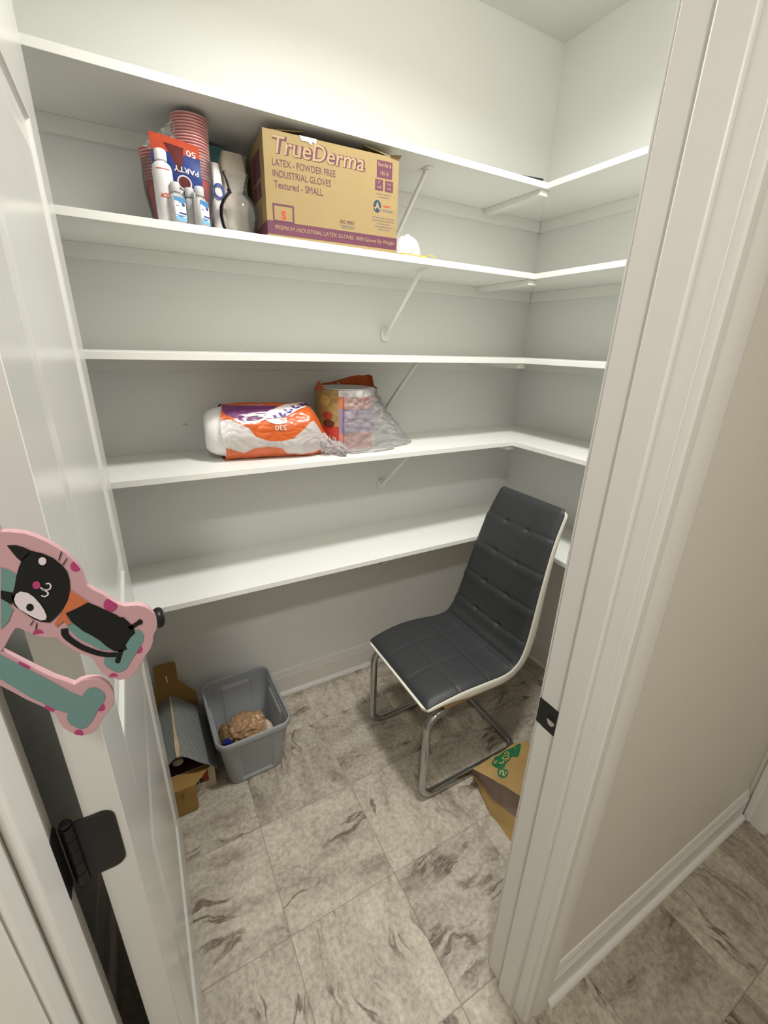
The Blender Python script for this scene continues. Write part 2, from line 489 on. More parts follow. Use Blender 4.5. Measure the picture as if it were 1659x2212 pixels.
# ------------------------------------------------------------------ closet door, swung in
DX0, DX1 = -.115, -.080
DY0, DY1, DZ0, DZ1 = .4265, 1.183, .012, 2.135
d = MB()
PY0, PY1 = DY0+.118, DY1-.118
U0, U1, L0, L1 = 1.085, 1.925, .215, .868
for a, b in (((DY0,DZ0),(PY0,DZ1)), ((PY1,DZ0),(DY1,DZ1)), ((PY0,DZ0),(PY1,L0)), ((PY0,L1),(PY1,U0)), ((PY0,U1),(PY1,DZ1))):
    d.box((DX0,a[0],a[1]), (DX1,b[0],b[1]))
door = struct('door_1', d, DOOR, bevel=.0006, seg=1)
for z0, z1 in ((L0,L1),(U0,U1)):
    m = MB()
    for x, s in ((DX1,1),(DX0,-1)):
        rings = []
        for ins, dep in ((-.001,0),(.004,.0008),(.007,.0035),(.012,.0065),(.020,.0080),(.030,.0085),(.052,.0060),(.062,.0034),(.066,.0030)):
            rings.append([(x-s*dep, PY0+ins, z0+ins), (x-s*dep, PY1-ins, z0+ins), (x-s*dep, PY1-ins, z1-ins), (x-s*dep, PY0+ins, z1-ins)])
        m.loft(rings, False, True)
    obj('panel', m, DOOR, door, smooth=15)
# knobs: rosette, neck and flat round knob on both faces
kz, ky = .914, DY1-.067
for x, s in ((DX1,1),(DX0,-1)):
    R3 = Matrix.Rotation(PI/2*s,3,'Y')
    k = obj('knob', MB().lathe([(.0001,.030),(.012,.0302),(.016,.034),(.0225,.0385),(.0262,.045),(.0268,.050),(.0255,.0555),(.021,.060),(.012,.0628),(.0001,.0635)], c=(x,ky,kz), mat=R3, n=32), BLACK, door)
    k['label'] = 'round black knob'
    obj('neck', MB().lathe([(.011,.006),(.010,.012),(.0095,.031)], c=(x,ky,kz), mat=R3), BLACK, k)
    obj('rosette', MB().lathe([(.032,-.001),(.032,.004),(.029,.0075),(.012,.0085),(.0001,.0085)], c=(x,ky,kz), mat=R3, n=32), BLACK, k)
# hinges
for hz in (.20, 1.068, 1.93):
    lf = [(x, z) for x, z in rrect(.0185,.0445,.013,5)]
    m = MB()
    pts = [(DX1-.022+a, hz+b) for a, b in lf if True]
    pts = [(min(p[0], 9) if p[0] > DX1-.022 else DX0-.006, p[1]) for p in pts]
    # leaf on the door's edge, square on the knuckle side
    leaf = [(DX0-.014, hz-.0445)] + [(DX1-.008-.013+.013*cos(a), hz-.0445+.013+.013*sin(a)) for a in [-PI/2+PI/2*k/6 for k in range(7)]] + [(DX1-.008-.013+.013*cos(a), hz+.0445-.013+.013*sin(a)) for a in [PI/2*k/6 for k in range(7)]] + [(DX0-.014, hz+.0445)]
    hg = obj('hinge', MB().prism(leaf, 'y', DY0-.0022, DY0+.0003), BLACK, door, smooth=30)
    hg['label'] = 'black butt hinge'
    kn = MB()
    for q in range(5):
        a = hz-.0445+q*.0178
        kn.lathe([(.0062,a+.0004),(.0068,a+.001),(.0068,a+.0168),(.0062,a+.0174)], c=(-.1305,DY0-.002,0), n=16)
    kn.lathe([(.0001,hz+.0445),(.0045,hz+.0445),(.006,hz+.047),(.0045,hz+.050),(.0001,hz+.051)], c=(-.1305,DY0-.002,0), n=16)
    kn.lathe([(.0001,hz-.051),(.0045,hz-.050),(.006,hz-.047),(.0045,hz-.0445),(.0001,hz-.0445)], c=(-.1305,DY0-.002,0), n=16)
    obj('knuckle', kn, BLACK, hg)
    # other leaf, on the jamb
    lj = [(YF1-.0005, hz-.0445),(.410,hz-.0445),(.404,hz-.040),(.404,hz+.040),(.410,hz+.0445),(YF1-.0005,hz+.0445)]
    obj('jamb_leaf', MB().prism(lj, 'x', JL-.0005, JL+.0022), BLACK, hg)

# ------------------------------------------------------------------ lamps
def lamp(name, label, x, y, r, power, col, spread=180):
    t = thing(name, label, 'ceiling light', (x,y,CH))
    obj('base', MB().lathe([(.0001,CH),(r*1.12,CH),(r*1.12,CH-.012),(r*1.04,CH-.018),(r,CH-.018)], c=(x,y,0), n=40, cap1=False), SHELF, t)
    m, nt, b, out = newmat('lit_diffuser')
    b.inputs['Base Color'].default_value = (.8,.8,.8,1)
    b.inputs['Emission Color'].default_value = (*col,1); b.inputs['Emission Strength'].default_value = power*.25
    obj('diffuser', MB().lathe([(r,CH-.017),(r*.98,CH-.022),(r*.7,CH-.026),(.0001,CH-.027)], c=(x,y,0), n=40, cap0=False), m, t)
    ld = bpy.data.lights.new('lamp_light', 'AREA'); ld.shape = 'DISK'; ld.size = r*1.9
    ld.energy = power; ld.color = col; ld.spread = math.radians(spread)
    lo = bpy.data.objects.new('lamp_light', ld); COL.objects.link(lo)
    lo.parent = t; lo.location = (0,0,-.032)
    return t
lamp('ceiling_light', 'round flush white lamp lit on the closet ceiling', .72, .62, .11, CLOSET_W, (1.0,.99,.97), 156)
lamp('ceiling_light', 'added round white fill lamp, out of view on the hall ceiling', -.30, -.58, .10, HALL_FILL_W, (1.0,.965,.925))  # added fill lamp, never in view; brightens the hall and jambs

# ------------------------------------------------------------------ shelves
ST = .019
SH = [(2.127,'topmost white wall shelf, above the glove carton, nearly bare'),
      (1.842,'second white wall shelf from the top, carrying the glove carton'),
      (1.540,'middle white wall shelf, empty, above the orange bag'),
      (1.205,'fourth white wall shelf, carrying the orange bag of bowls'),
      (.788,'lowest white wall shelf, empty, just above chair and grey tub')]
SY, SX = 1.344, 1.390
for z, lab in SH:
    t = thing('shelf', lab, 'shelf', (XL, YB, z), group='white shelves around the closet')
    # back run, mitred against the right-hand run
    obj('board', MB().prism([(XL,SY),(SX,SY),(XR,YB),(XL,YB)], 'z', z, z+ST), SHELF, t, bevel=.0012)
    obj('side_board', MB().prism([(SX,SY),(SX,YF1),(XR,YF1),(XR,YB)], 'z', z, z+ST), SHELF, t, bevel=.0012)
    obj('cleat', MB().box((XL,YB-.018,z-.040), (XR-.018,YB,z)), SHELF, t, bevel=.001)
    obj('side_cleat', MB().box((XR-.018,YF1,z-.040), (XR,YB-.018,z)), SHELF, t, bevel=.001)
    bx = .931
    P = [(bx,1.424,z-.001),(bx,1.432,z-.010),(bx,1.446,z-.022)]
    P += [(bx, 1.446+(1.652-1.446)*k/6, z-.022-(.200-.022)*k/6) for k in range(1,7)]
    P += [(bx,1.666,z-.207)]
    b = obj('bracket', MB().tube(P, .0072, 10, up=(1,0,0)), SHELF, t)
    pl = [(bx+a, z-.2085+c) for a, c in rrect(.020,.0245,.014,4)]
    obj('wall_plate', MB().prism(pl, 'y', YB-.012, YB), SHELF, b, bevel=.003)
    obj('shelf_plate', MB().box((bx-.012,1.400,z-.003), (bx+.012,1.440,z)), SHELF, b, bevel=.001)
    obj('joint_strip', MB().box((1.372,1.356,z-.019), (1.413,YB-.018,z)), SHELF, t, bevel=.0015)

# ------------------------------------------------------------------ chair
ch = thing('dining_chair', 'charcoal quilted cantilever chair with white sides and chrome sled base', 'chair', (.96,1.108,0))
CY = 1.108
prof = catmull([(.692,.450),(.745,.467),(.84,.480),(.94,.478),(1.03,.470),(1.082,.478),(1.118,.512),(1.143,.575),(1.163,.66),(1.192,.79),(1.232,.935),(1.285,1.058)], 240)
prof, PL = resample(prof, 121)
NP = len(prof)
def hw(s):
    # half width along the profile: seat, waist, narrowing back
    a = .213+.009*sin(min(s/.4,1)*PI)
    if s > .42: a -= .046*((s-.42)/.58)**1.1
    e = .022/PL
    for q in (s, 1-s):
        if q < e: a -= .020*(1-math.sqrt(max(0,1-(1-q/e)**2)))
    return a
def frame_at(s):
    x = s*(NP-1); i = min(int(x), NP-2); p = prof[i].lerp(prof[i+1], x-i)
    d = (prof[min(i+2,NP-1)]-prof[max(i-1,0)]).normalized()
    return p, d, Vector((-d.y, d.x))
def surf(s, wv, n):
    p, d, nn = frame_at(s)
    q = p + nn*n
    return Vector((q.x, CY+wv, q.y))
def thick(s):
    return .047 - .030*max(0,1-s/.18) - .021*max(0,(s-.55)/.45)
m = MB(); loops = []
for i in range(97):
    s = i/96; h_ = hw(s); t_ = thick(s); r = .014
    L = []
    for a, b in rrect(h_, t_/2, min(r,t_/2*.95), 4): L.append(surf(s, a, b-t_/2))
    loops.append(L)
m.loft(loops)
sh_ = obj('shell', m, WHITELEATHER, ch, smooth=60); sh_['label'] = 'white leather outer shell'
SCR = .398
rows_b = [SCR+.602*q for q in (.155,.365,.59,.805)]
def pad(s0, s1, name, kind):
    def height(u, v):
        s = s0+(s1-s0)*u; h_ = hw(s)-.0045; wv = (v*2-1)*h_
        ed = min((1-abs(v*2-1))*h_, (u if kind == 'seat' else 1-u)*(s1-s0)*PL)
        cr = (1-u if kind == 'seat' else u)*(s1-s0)*PL
        n = .0015+.0105*(1-math.exp(-(ed/.012)**1.3))
        n *= 1-.75*math.exp(-(cr/.012)**2)
        if kind == 'seat':
            for k in (1,2): n -= .0016*math.exp(-((u-k/3-.0)*(s1-s0)*PL/.0045)**2)
            for k in (1,2): n -= .0016*math.exp(-((v-k/3)*2*h_/.0045)**2)
            n += .0016*abs(sin(u*3*PI))**.6*abs(sin(v*3*PI))**.6
        else:
            g = 0
            for q in rows_b:
                bend = .004*sin(v*3*PI)**2 + .012*(abs(v-.5)*2)**2
                dd = (s-q-bend*.55)*PL
                g -= .0030*math.exp(-(dd/.0045)**2)
                g += .0030*math.exp(-((dd+.022)/.020)**2)
                for tv in (.34,.66):
                    g -= .0050*math.exp(-(dd/.009)**2-((v-tv)*2*h_/.011)**2)
                    g -= .0020*math.exp(-(dd/.030)**2-((v-tv)*2*h_/.008)**2)
            n += g
        return s, wv, n
    def fn(u, v):
        s, wv, n = height(u, v); q = surf(s, wv, n)
        if kind == 'back' and u > .94:
            d = frame_at(min(s,1))[1]; q += Vector((d.x,0,d.y))*.006*((u-.94)/.06)**2
        return q
    mm = MB().grid(lambda a, b: fn(b, a), 64, 110)
    # skirt closing the pad onto the shell
    nu, nv = 64, 110
    rim = [j*nu for j in range(nv)] + [(nv-1)*nu+i for i in range(1,nu)] + [j*nu+nu-1 for j in range(nv-2,-1,-1)] + [i for i in range(nu-2,0,-1)]
    b0 = len(mm.v); sk = []
    for k in rim:
        j, i = divmod(k, nu); s, wv, n = height(j/(nv-1), i/(nu-1)); mm.v.append(tuple(surf(s, wv, -.003)) if not (kind == 'back' and j == nv-1) else tuple(surf(s, wv*.985, -.014)+Vector((frame_at(1)[1].x,0,frame_at(1)[1].y))*.006))
    for k in range(len(rim)):
        k2 = (k+1) % len(rim)
        mm.f.append((rim[k], rim[k2], b0+k2, b0+k)); mm.m.append(0)
    return obj(name, mm, GREYLEATHER, ch, smooth=50)
pad(.008, SCR, 'seat_pad', 'seat')
pad(SCR, .9985, 'backrest_pad', 'back')
obj('underside_board', MB().box((.78,CY-.207,.4165), (1.015,CY+.207,.4335)), PLY, ch, bevel=.002)
yR, yL = CY-.198, CY+.198
def arc(c, r, a0, a1, y, n=7):
    return [(c[0]+r*cos(a0+(a1-a0)*k/n), y, c[1]+r*sin(a0+(a1-a0)*k/n)) for k in range(n+1)]
rt = .0125
def side(y):
    yi = y+(.085 if y < CY else -.085)
    P = [(1.02,yi,.4015),(.92,yi,.4015),(.83,y+(yi-y)*.25,.4015)]
    P += arc((.772,.3465), .055, PI/2, PI, y)      # under the front edge, bend down
    P += [(.716,y,.25)]
    P += arc((.716+.055,.0145+.055), .055, PI, 1.5*PI, y)
    P += [(1.0,y,.0145)]
    return P
A = side(yR); B = side(yL)
q = []
for k in range(7):
    a = -PI/2+PI/2*k/6
    q.append((1.150+.045*cos(a), yR+.045+.045*sin(a), .0145))
q2 = []
for k in range(7):
    a = PI/2*k/6
    q2.append((1.150+.045*cos(a), yL-.045+.045*sin(a), .0145))
path = A + q + q2 + list(reversed(B))
fr = obj('sled_frame', MB().tube(path, .0145, 14), CHROME, ch, smooth=60); fr['label'] = 'chrome tube sled base'
for y in (yR, yL):
    for x in (.93, 1.0):
        obj('mounting_tab', MB().box((x-.018,y+(.066 if y < CY else -.104),.4145), (x+.018,y+(.104 if y < CY else -.066),.4175)), CHROME, ch, bevel=.001)

# ------------------------------------------------------------------ grey tub and what lies in it
tub = thing('storage_tub', 'open grey plastic tub holding crumpled bags beside the lowest shelf wall', 'tub', (.2,1.435,0), rotz=math.radians(1.5), local=True)
def tubloop(z, g=0, foot=False):
    t = z/.25
    hx, hy = .103+.030*t-g, .140+.035*t-g
    L = []
    for a, b in rrect(hx, hy, .036-g*.6, 8): L.append(Vector((a, b, z)))
    return L
def dense(L, n=320):
    P = [Vector(p) for p in L]+[Vector(L[0])]
    r, _ = resample(P, n+1); return r[:-1]
def ribbed(z, g=0, amp=.006):
    out = []
    for p in dense(tubloop(z, g)):
        x, y = p.x, p.y; q = Vector(p)
        t = z/.25; hx, hy = .103+.030*t, .140+.035*t
        if .012 < z < .212:
            # recessed middle panels between corner columns
            sm = lambda v: max(0, min(1, v))
            vz_ = min(sm((z-.012)/.012), sm((.212-z)/.010))
            if abs(y) > hy-g-.004: q.y -= math.copysign(amp*vz_*sm((.062-abs(x))/.006), y)
            if abs(x) > hx-g-.004: q.x -= math.copysign(amp*vz_*sm((.084-abs(y))/.006), x)
        out.append(q)
    return out
zs = [0,.004,.012,.018,.024,.05,.10,.16,.202,.207,.212,.225]
m = MB()
outer = [ribbed(z) for z in zs]
outer[0] = [Vector((p.x*.97,p.y*.97,.0)) for p in outer[0]]
top = [dense([Vector((a,b,z)) for a, b in rrect(hx,hy,r,8)]) for hx,hy,r,z in ((.131,.1725,.038,.226),)]
inner = [ribbed(z, .003) for z in (.225,.212,.207,.202,.16,.10,.05,.024,.018,.012,.006)]
m.loft(outer + inner, True, True)
obj('body', m, TUBP, tub, smooth=25)
rl = []
for hx, hy, r, z in ((.1310,.1725,.037,.222),(.1375,.1790,.043,.222),(.1390,.1805,.044,.225),(.1395,.1810,.045,.242),(.1385,.1800,.044,.2475),(.1360,.1775,.042,.250),(.1335,.1750,.039,.2485),(.1315,.1730,.037,.244),(.1295,.1710,.036,.232),(.1295,.1710,.036,.222)):
    rl.append([(a,b,z) for a, b in rrect(hx,hy,r,10)])
rl.append(rl[0])
obj('rim', MB().loft(rl, False, False), TUBP, tub, smooth=60)

def crumple(c, r, name, mt, label, cat, seed, amp=.35, fr=3.0, squash=None, res=5, group=None, creases=.0):
    bm = bmesh.new(); bmesh.ops.create_icosphere(bm, subdivisions=res, radius=1)
    m = MB()
    for v in bm.verts:
        p = v.co.copy()
        n = noise.noise(p*fr+Vector((seed*9.1,seed*3.7,0)))
        n2 = noise.noise(p*fr*2.7+Vector((0,seed*5.1,2)))
        k = 1+amp*n+amp*.5*(abs(n2)*2-.5)
        if creases: k += creases*abs(noise.noise(p*fr*4.5+Vector((seed,1,4))))
        m.v.append((c[0]+p.x*r[0]*k, c[1]+p.y*r[1]*k, max(c[2]+p.z*r[2]*k, squash if squash is not None else -9)))
    m.f = [tuple(v.index for v in f.verts) for f in bm.faces]; m.m = [0]*len(m.f)
    bm.free()
    o = obj(name, m, mt, smooth=55)
    return tag(o, label, cat, group)
TAN = mat('tan_plastic', (.36,.215,.11), .34, var=.25, vs=22, bump=.35, bs=38)
crumple((.205,1.462,.080), (.082,.068,.064), 'plastic_bag', TAN, 'crumpled tan plastic bag heaped in the middle of the grey tub', 'bag', 1, .24, 1.5, .0085, creases=.05)
crumple((.118,1.462,.072), (.026,.046,.064), 'plastic_bag', mat('brown_plastic', (.20,.13,.055), .4, var=.25, vs=25), 'small dark brown bag at the left inside the grey tub', 'bag', 5, .15, 1.4, .0085, creases=.0)
crumple((.277,1.400,.070), (.024,.046,.066), 'paper_wad', mat('cream_paper', (.62,.50,.36), .75, var=.08, vs=20), 'pale cream paper wad at the right inside the grey tub', 'paper', 3, .13, 1.3, .0085)
m = MB().lathe([(.0001,.007),(.019,.0075),(.020,.010),(.0205,.105),(.019,.110),(.012,.113),(.012,.128),(.0001,.129)], c=(.141,1.392,.005), n=20, mat=Matrix.Rotation(math.radians(-13),3,'Y'))
tag(obj('bottle', m, mat('blue_plastic', (.012,.018,.14), .3, var=.1)), 'small dark blue bottle in the front left corner of the grey tub', 'bottle')
crumple((.187,1.356,.062), (.026,.026,.058), 'cloth_scrap', mat('maroon_cloth', (.10,.02,.022), .8, var=.2), 'dark maroon scrap at the front inside the grey tub', 'cloth', 8, .15, 1.5, .0085)
crumple((.232,1.362,.068), (.016,.020,.062), 'sponge', mat('pink_foam', (.42,.17,.13), .8, var=.1), 'pinkish lump beside the cream wad in the grey tub', 'sponge', 9, .15, 1.8, .0085)
crumple((.146,1.372,.068), (.013,.020,.062), 'paper_twist', mat('ochre_paper', (.42,.24,.05), .7, var=.15), 'ochre paper twist at the front inside the grey tub', 'paper', 11, .15, 1.5, .0085)

# ------------------------------------------------------------------ cardboard play house
hb = thing('cardboard_house', 'cardboard play house carton with grey shingled roof, flap hanging open in front', 'box', (-.056,1.48,0))
HX0, HX1, HY0, HY1, HE, HR = -.168, .054, 1.334, 1.630, .116, .238
HXM = (HX0+HX1)/2
SIDING = mat('siding_print', (.62,.52,.38), .7, spec=.2, var=.05, vs=10)
t_ = .0025
obj('front_wall', MB().box((HX0,HY0,0), (HX1,HY0+t_,HE)), SIDING, hb)
obj('back_wall', MB().box((HX0,HY1-t_,0), (HX1,HY1,HE)), SIDING, hb)
obj('side_wall', MB().box((HX0,HY0+t_,0), (HX0+t_,HY1-t_,HE)), SIDING, hb)
obj('side_wall', MB().box((HX1-t_,HY0+t_,0), (HX1,HY1-t_,HE)), SIDING, hb)
obj('bottom', MB().box((HX0+t_,HY0+t_,0), (HX1-t_,HY1-t_,t_)), KRAFT, hb)
# printed window with red shutters, clapboard lines
ik = Ink(lambda u, v: (u, HY0-.0006, v))
for v in (.014,.028,.042,.056,.070,.084,.098): ik.rect(HX0+.003, v, HX1-.003, v+.0012)
ik.done('clapboard_lines', mat('siding_line', (.36,.27,.18), .7), hb)
ik = Ink(lambda u, v: (u, HY0-.0011, v)); ik.rect(-.040,.034,.030,.092).done('shutters', mat('shutter_red', (.30,.028,.022), .65), hb)
ik = Ink(lambda u, v: (u, HY0-.0016, v)); ik.rect(-.022,.036,.011,.090).done('window_glass', mat('dark_print', (.035,.03,.026), .6), hb)
ik = Ink(lambda u, v: (u, HY0-.0021, v)); ik.rect(-.0068,.036,-.0042,.090).rect(-.022,.062,.011,.0646).rect(-.025,.031,.015,.0365).done('window_bars', mat('white_print', (.68,.66,.60), .65), hb)
# roof: two corrugated slopes
ROOF = None
m_, nt, b, out = newmat('shingle_print'); ROOF = m_
N = nt.nodes.new; L = nt.links.new
tc = N('ShaderNodeTexCoord'); wv = N('ShaderNodeTexWave'); wv.bands_direction = 'X'; wv.inputs['Scale'].default_value = 72; wv.inputs['Distortion'].default_value = 1.2; wv.inputs['Detail'].default_value = 2
L(tc.outputs['Object'], wv.inputs['Vector'])
n_ = N('ShaderNodeTexNoise'); n_.inputs['Scale'].default_value = 120; L(tc.outputs['Object'], n_.inputs['Vector'])
ad = N('ShaderNodeMath'); ad.operation = 'ADD'; L(wv.outputs['Fac'], ad.inputs[0]); L(n_.outputs['Fac'], ad.inputs[1])
mr = N('ShaderNodeMapRange'); mr.inputs[1].default_value = .3; mr.inputs[2].default_value = 1.7; L(ad.outputs[0], mr.inputs[0])
mx = N('ShaderNodeMix'); mx.data_type = 'RGBA'; mx.inputs[6].default_value = (.11,.115,.11,1); mx.inputs[7].default_value = (.31,.315,.30,1); L(mr.outputs[0], mx.inputs[0])
L(mx.outputs[2], b.inputs['Base Color']); b.inputs['Roughness'].default_value = .7
for s in (-1, 1):
    ex = HXM+s*(HX1-HXM+.010); ez = HE-.010
    def rf(u, v, off=0):
        # u ridge->eave, v front->back, slightly bowed
        x = HXM+s*.001+(ex-HXM)*u; z = HR+(ez-HR)*u+.010*sin(u*PI)+off
        return Vector((x, 1.302+.004*sin(u*9)+(1.618-1.302)*v, z+.0012*sin(v*PI*40)*0))
    mm = MB(); nu, nv = 9, 13
    mm.grid(lambda a, b_: rf(a, b_), nu, nv); k0 = len(mm.v)
    mm.grid(lambda a, b_: rf(a, b_, -.003), nu, nv)
    rim = [j*nu for j in range(nv)] + [(nv-1)*nu+i for i in range(1,nu)] + [j*nu+nu-1 for j in range(nv-2,-1,-1)] + [i for i in range(nu-2,0,-1)]
    for k in range(len(rim)):
        k2 = (k+1) % len(rim); mm.f.append((rim[k], rim[k2], k0+rim[k2], k0+rim[k])); mm.m.append(0)
    obj('roof', mm, ROOF, hb, smooth=50)
# torn kraft ridge
pts = []
mm = MB()
ys = [1.300+.0265*k for k in range(13)]
wd = [.007,.009,.011,.0075,.006,.005,.0045,.004,.0045,.004,.005,.004,.0035]
for i in range(12):
    mm.add([(HXM-wd[i]*.5,ys[i],HR+.0012),(HXM+wd[i]*.9,ys[i],HR-.0005+.0012),(HXM+wd[i+1]*.9,ys[i+1],HR-.0005+.0012),(HXM-wd[i+1]*.5,ys[i+1],HR+.0012),
            (HXM-wd[i]*.5,ys[i],HR-.006),(HXM+wd[i]*.9,ys[i],HR-.006),(HXM+wd[i+1]*.9,ys[i+1],HR-.006),(HXM-wd[i+1]*.5,ys[i+1],HR-.006)],
           [(0,1,2,3),(0,4,5,1),(3,2,6,7),(0,3,7,4),(1,5,6,2)])
o = obj('torn_ridge', mm, mat('torn_board', (.50,.37,.21), .85, var=.15, vs=60), hb, smooth=0); o['label'] = 'pale torn cardboard ridge'
# gable panels: back one upright with handle tab, front one folded down
def gable(hinge, d1, d2, w0, name, t1, t2, parent):
    # hinge: centre of fold; d1 direction up the trapezoid, d2 direction of the tab, in the y-z plane
    c = Vector(hinge); tw = .040
    e1 = c+Vector((0,)+d1)*t1; n = []
    A = [c+Vector((-w0,0,0)), c+Vector((w0,0,0)), e1+Vector((tw,0,0)), e1+Vector((-tw,0,0))]
    if t1 > .1:
        k_ = c+Vector((0,)+d1)*t1*.50
        A = A[:2]+[k_+Vector((w0*.98,0,0))]+A[2:]+[k_+Vector((-w0*.98,0,0))]
    def slab(P, nm, par, hole=None):
        nrm = (P[1]-P[0]).cross(P[2]-P[0]).normalized()*.0022
        mm = MB()
        if hole is None:
            k = len(P); tri = tessellate_polygon([P])
            mm.add(P+[p+nrm for p in P], [tuple(t) for t in tri]+[tuple(k+i for i in t) for t in tri]+[(i,(i+1)%k,k+(i+1)%k,k+i) for i in range(k)])
        return obj(nm, mm, KRAFT, par, smooth=0)
    a = slab(A, name, parent)
    D2 = Vector((0,)+d2)
    T = [e1+Vector((-tw,0,0))]
    tip = []
    for k in range(6):
        an = PI/2*k/5
        tip.append(e1+Vector((tw-.012+.012*cos(an),0,0))+D2*(t2-.012+.012*sin(an)))
    for k in range(6):
        an = PI/2+PI/2*k/5
        tip.append(e1+Vector((-tw+.012+.012*cos(an),0,0))+D2*(t2-.012+.012*sin(an)))
    P = [e1+Vector((-tw,0,0)), e1+Vector((tw,0,0))]+tip
    b_ = slab(P, 'handle_tab', a)
    return a, e1, D2
g, e1, D2 = gable((HXM,1.628,HE), (-.04,.9992), (.0,1.0), .100, 'back_gable', .186, .095, hb)
# pale slot in the upright tab (light board seen through the finger slot)
ik = Ink(lambda u, v: (e1.x+u, e1.y-.0034, e1.z+v)); ik.rect(-.003,.004,.003,.036)
o = ik.done('tab_slot', mat('slot_light', (.68,.66,.60), .6), g)
g2, e2, D3 = gable((HXM,1.332,HE+.001), (-.9995,.03), (-.05,-.9987), .108, 'front_gable', .067, .114, hb)
# the tab would pass through the floor: stop it short
for o in g2.children:
    me = o.data
    for v in me.vertices:
        if v.co.z < .0015: v.co.z = .0015+.3*abs(0)
nn = D3.cross(Vector((1,0,0))).normalized()
if nn.y > 0: nn = -nn
ik = Ink(lambda u, v: e2+Vector((u,0,0))+D3*v+nn*.0032)
ik.line([(-.006,.012),(-.008,.022),(-.005,.030),(-.007,.040)], .0013).line([(-.002,.012),(-.003,.026),(-.001,.040)], .0012)
ik.done('tab_print', mat('faint_ink', (.10,.06,.02), .7), g2)
m = MB().lathe([(.0001,0),(.016,.001),(.022,.010),(.021,.022),(.012,.030),(.0001,.031)], n=20)
o = crumple((-.062,1.375,.135), (.019,.014,.013), 'sponge', mat('cream_foam', (.66,.58,.44), .8, var=.06), 'small cream sponge inside the open cardboard house', 'sponge', 21, .08, 1.5)
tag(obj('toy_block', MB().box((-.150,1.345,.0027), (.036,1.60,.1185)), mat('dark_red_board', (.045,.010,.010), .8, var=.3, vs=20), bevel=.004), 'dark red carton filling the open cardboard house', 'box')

# ------------------------------------------------------------------ brown paper bag lying by the door jamb
bg = thing('paper_bag', 'kraft paper bag with green lettering lying on the floor behind the jamb', 'bag', (1.05,.74,0))
BAGP = mat('bag_paper', (.36,.235,.085), .6, spec=.35, var=.12, vs=12, bump=.25, bs=40)
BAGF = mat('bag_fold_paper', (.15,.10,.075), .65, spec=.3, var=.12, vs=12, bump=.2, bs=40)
T_ = [(1.112,.872,.098),(.912,.862,.100),(.985,.715,.103),(1.075,.560,.085),(1.20,.560,.070),(1.205,.865,.085)]
F_ = [(1.112,.885,.001),(.950,.888,.001),(.915,.760,.001),(.905,.600,.001),(1.20,.550,.001),(1.215,.880,.001)]
def wr(p, k, s):
    p = Vector(p); return p+Vector((nz(p.x*k,p.y*k,p.z*k,s), nz(p.x*k,p.y*k,p.z*k,s+2), nz(p.x*k,p.y*k,p.z*k,s+4)))*.0075
def patch(P, n=12, s=1, bulge=0):
    # bilinear quad with wrinkles
    a, b, c, d_ = [Vector(p) for p in P]
    def f(u, v):
        p = a.lerp(b,u).lerp(d_.lerp(c,u), v)
        q = wr(p, 22, s); q.z = max(q.z+bulge*sin(u*PI)*sin(v*PI), .0012); return q
    return f
top = MB()
top.grid(patch([T_[1],T_[0],T_[5],T_[2]],14,1,.006), 12, 12).grid(patch([T_[2],T_[5],T_[4],T_[3]],14,1), 12, 12)
obj('top_panel', top, BAGP, bg, smooth=40)
mid = lambda a, b, t: tuple(Vector(a).lerp(Vector(b), t))
E1 = (.925,.872,.048); E2 = (.930,.735,.050); E3 = (.985,.575,.042)
sd = MB(); sd.grid(patch([T_[1],T_[2],E2,E1],10,1), 24, 16).grid(patch([T_[2],T_[3],E3,E2],10,1), 24, 16)
o = obj('side_fold', sd, BAGF, bg, smooth=40); o['label'] = 'dark folded gusset'
lo = MB(); lo.grid(patch([E1,E2,F_[2],F_[1]],10,1), 10, 8).grid(patch([E2,E3,F_[3],F_[2]],10,1), 10, 8)
obj('lower_panel', lo, BAGP, bg, smooth=40)
bk = MB(); bk.grid(patch([T_[0],T_[1],F_[1],F_[0]],10,1), 10, 8).grid(patch([T_[5],T_[0],F_[0],F_[5]],10,1), 8, 8).grid(patch([T_[4],T_[5],F_[5],F_[4]],10,1), 10, 8).grid(patch([T_[3],T_[4],F_[4],F_[3]],10,1), 10, 8)
bk.add([F_[k] for k in range(6)], [(0,1,2,3,4,5)])
obj('back_panel', bk, BAGP, bg, smooth=40)
GREEN = mat('green_ink', (.012,.13,.045), .55, var=.15, vs=30)
LIME = mat('pale_letter_ink', (.42,.36,.12), .6, var=.1)
tf = patch([T_[1],T_[0],T_[5],T_[2]],14,1,.006)
def onbag(o_):
    def f(u, v):
        p = tf(min(max(u,0),1), min(max(v,0),1)); p.z += o_; return p
    return f
ik = Ink(onbag(.0016))
def blob(u, v, ru, rv, n=18, a=0):
    return [(u+ru*cos(t)*cos(a)-rv*sin(t)*sin(a), v+ru*cos(t)*sin(a)+rv*sin(t)*cos(a)) for t in [2*PI*k/n for k in range(n)]]
ik.poly(blob(.36,.36,.13,.19)).poly(blob(.52,.34,.17,.22)).poly(blob(.70,.36,.18,.25)).poly(blob(.78,.58,.16,.21)).poly(blob(.22,.60,.09,.14))
ik.done('green_emblem', GREEN, bg)
ik = Ink(onbag(.0026))
ik.text('S', .17,.51,.10,.18, bold=.02).text('S', .36,.26,.11,.20, bold=.02).text('O', .49,.30,.11,.19, bold=.02).text('S', .61,.24,.13,.25, bold=.02).text('C', .74,.46,.11,.20, bold=.02)
ik.done('lettering', LIME, bg)

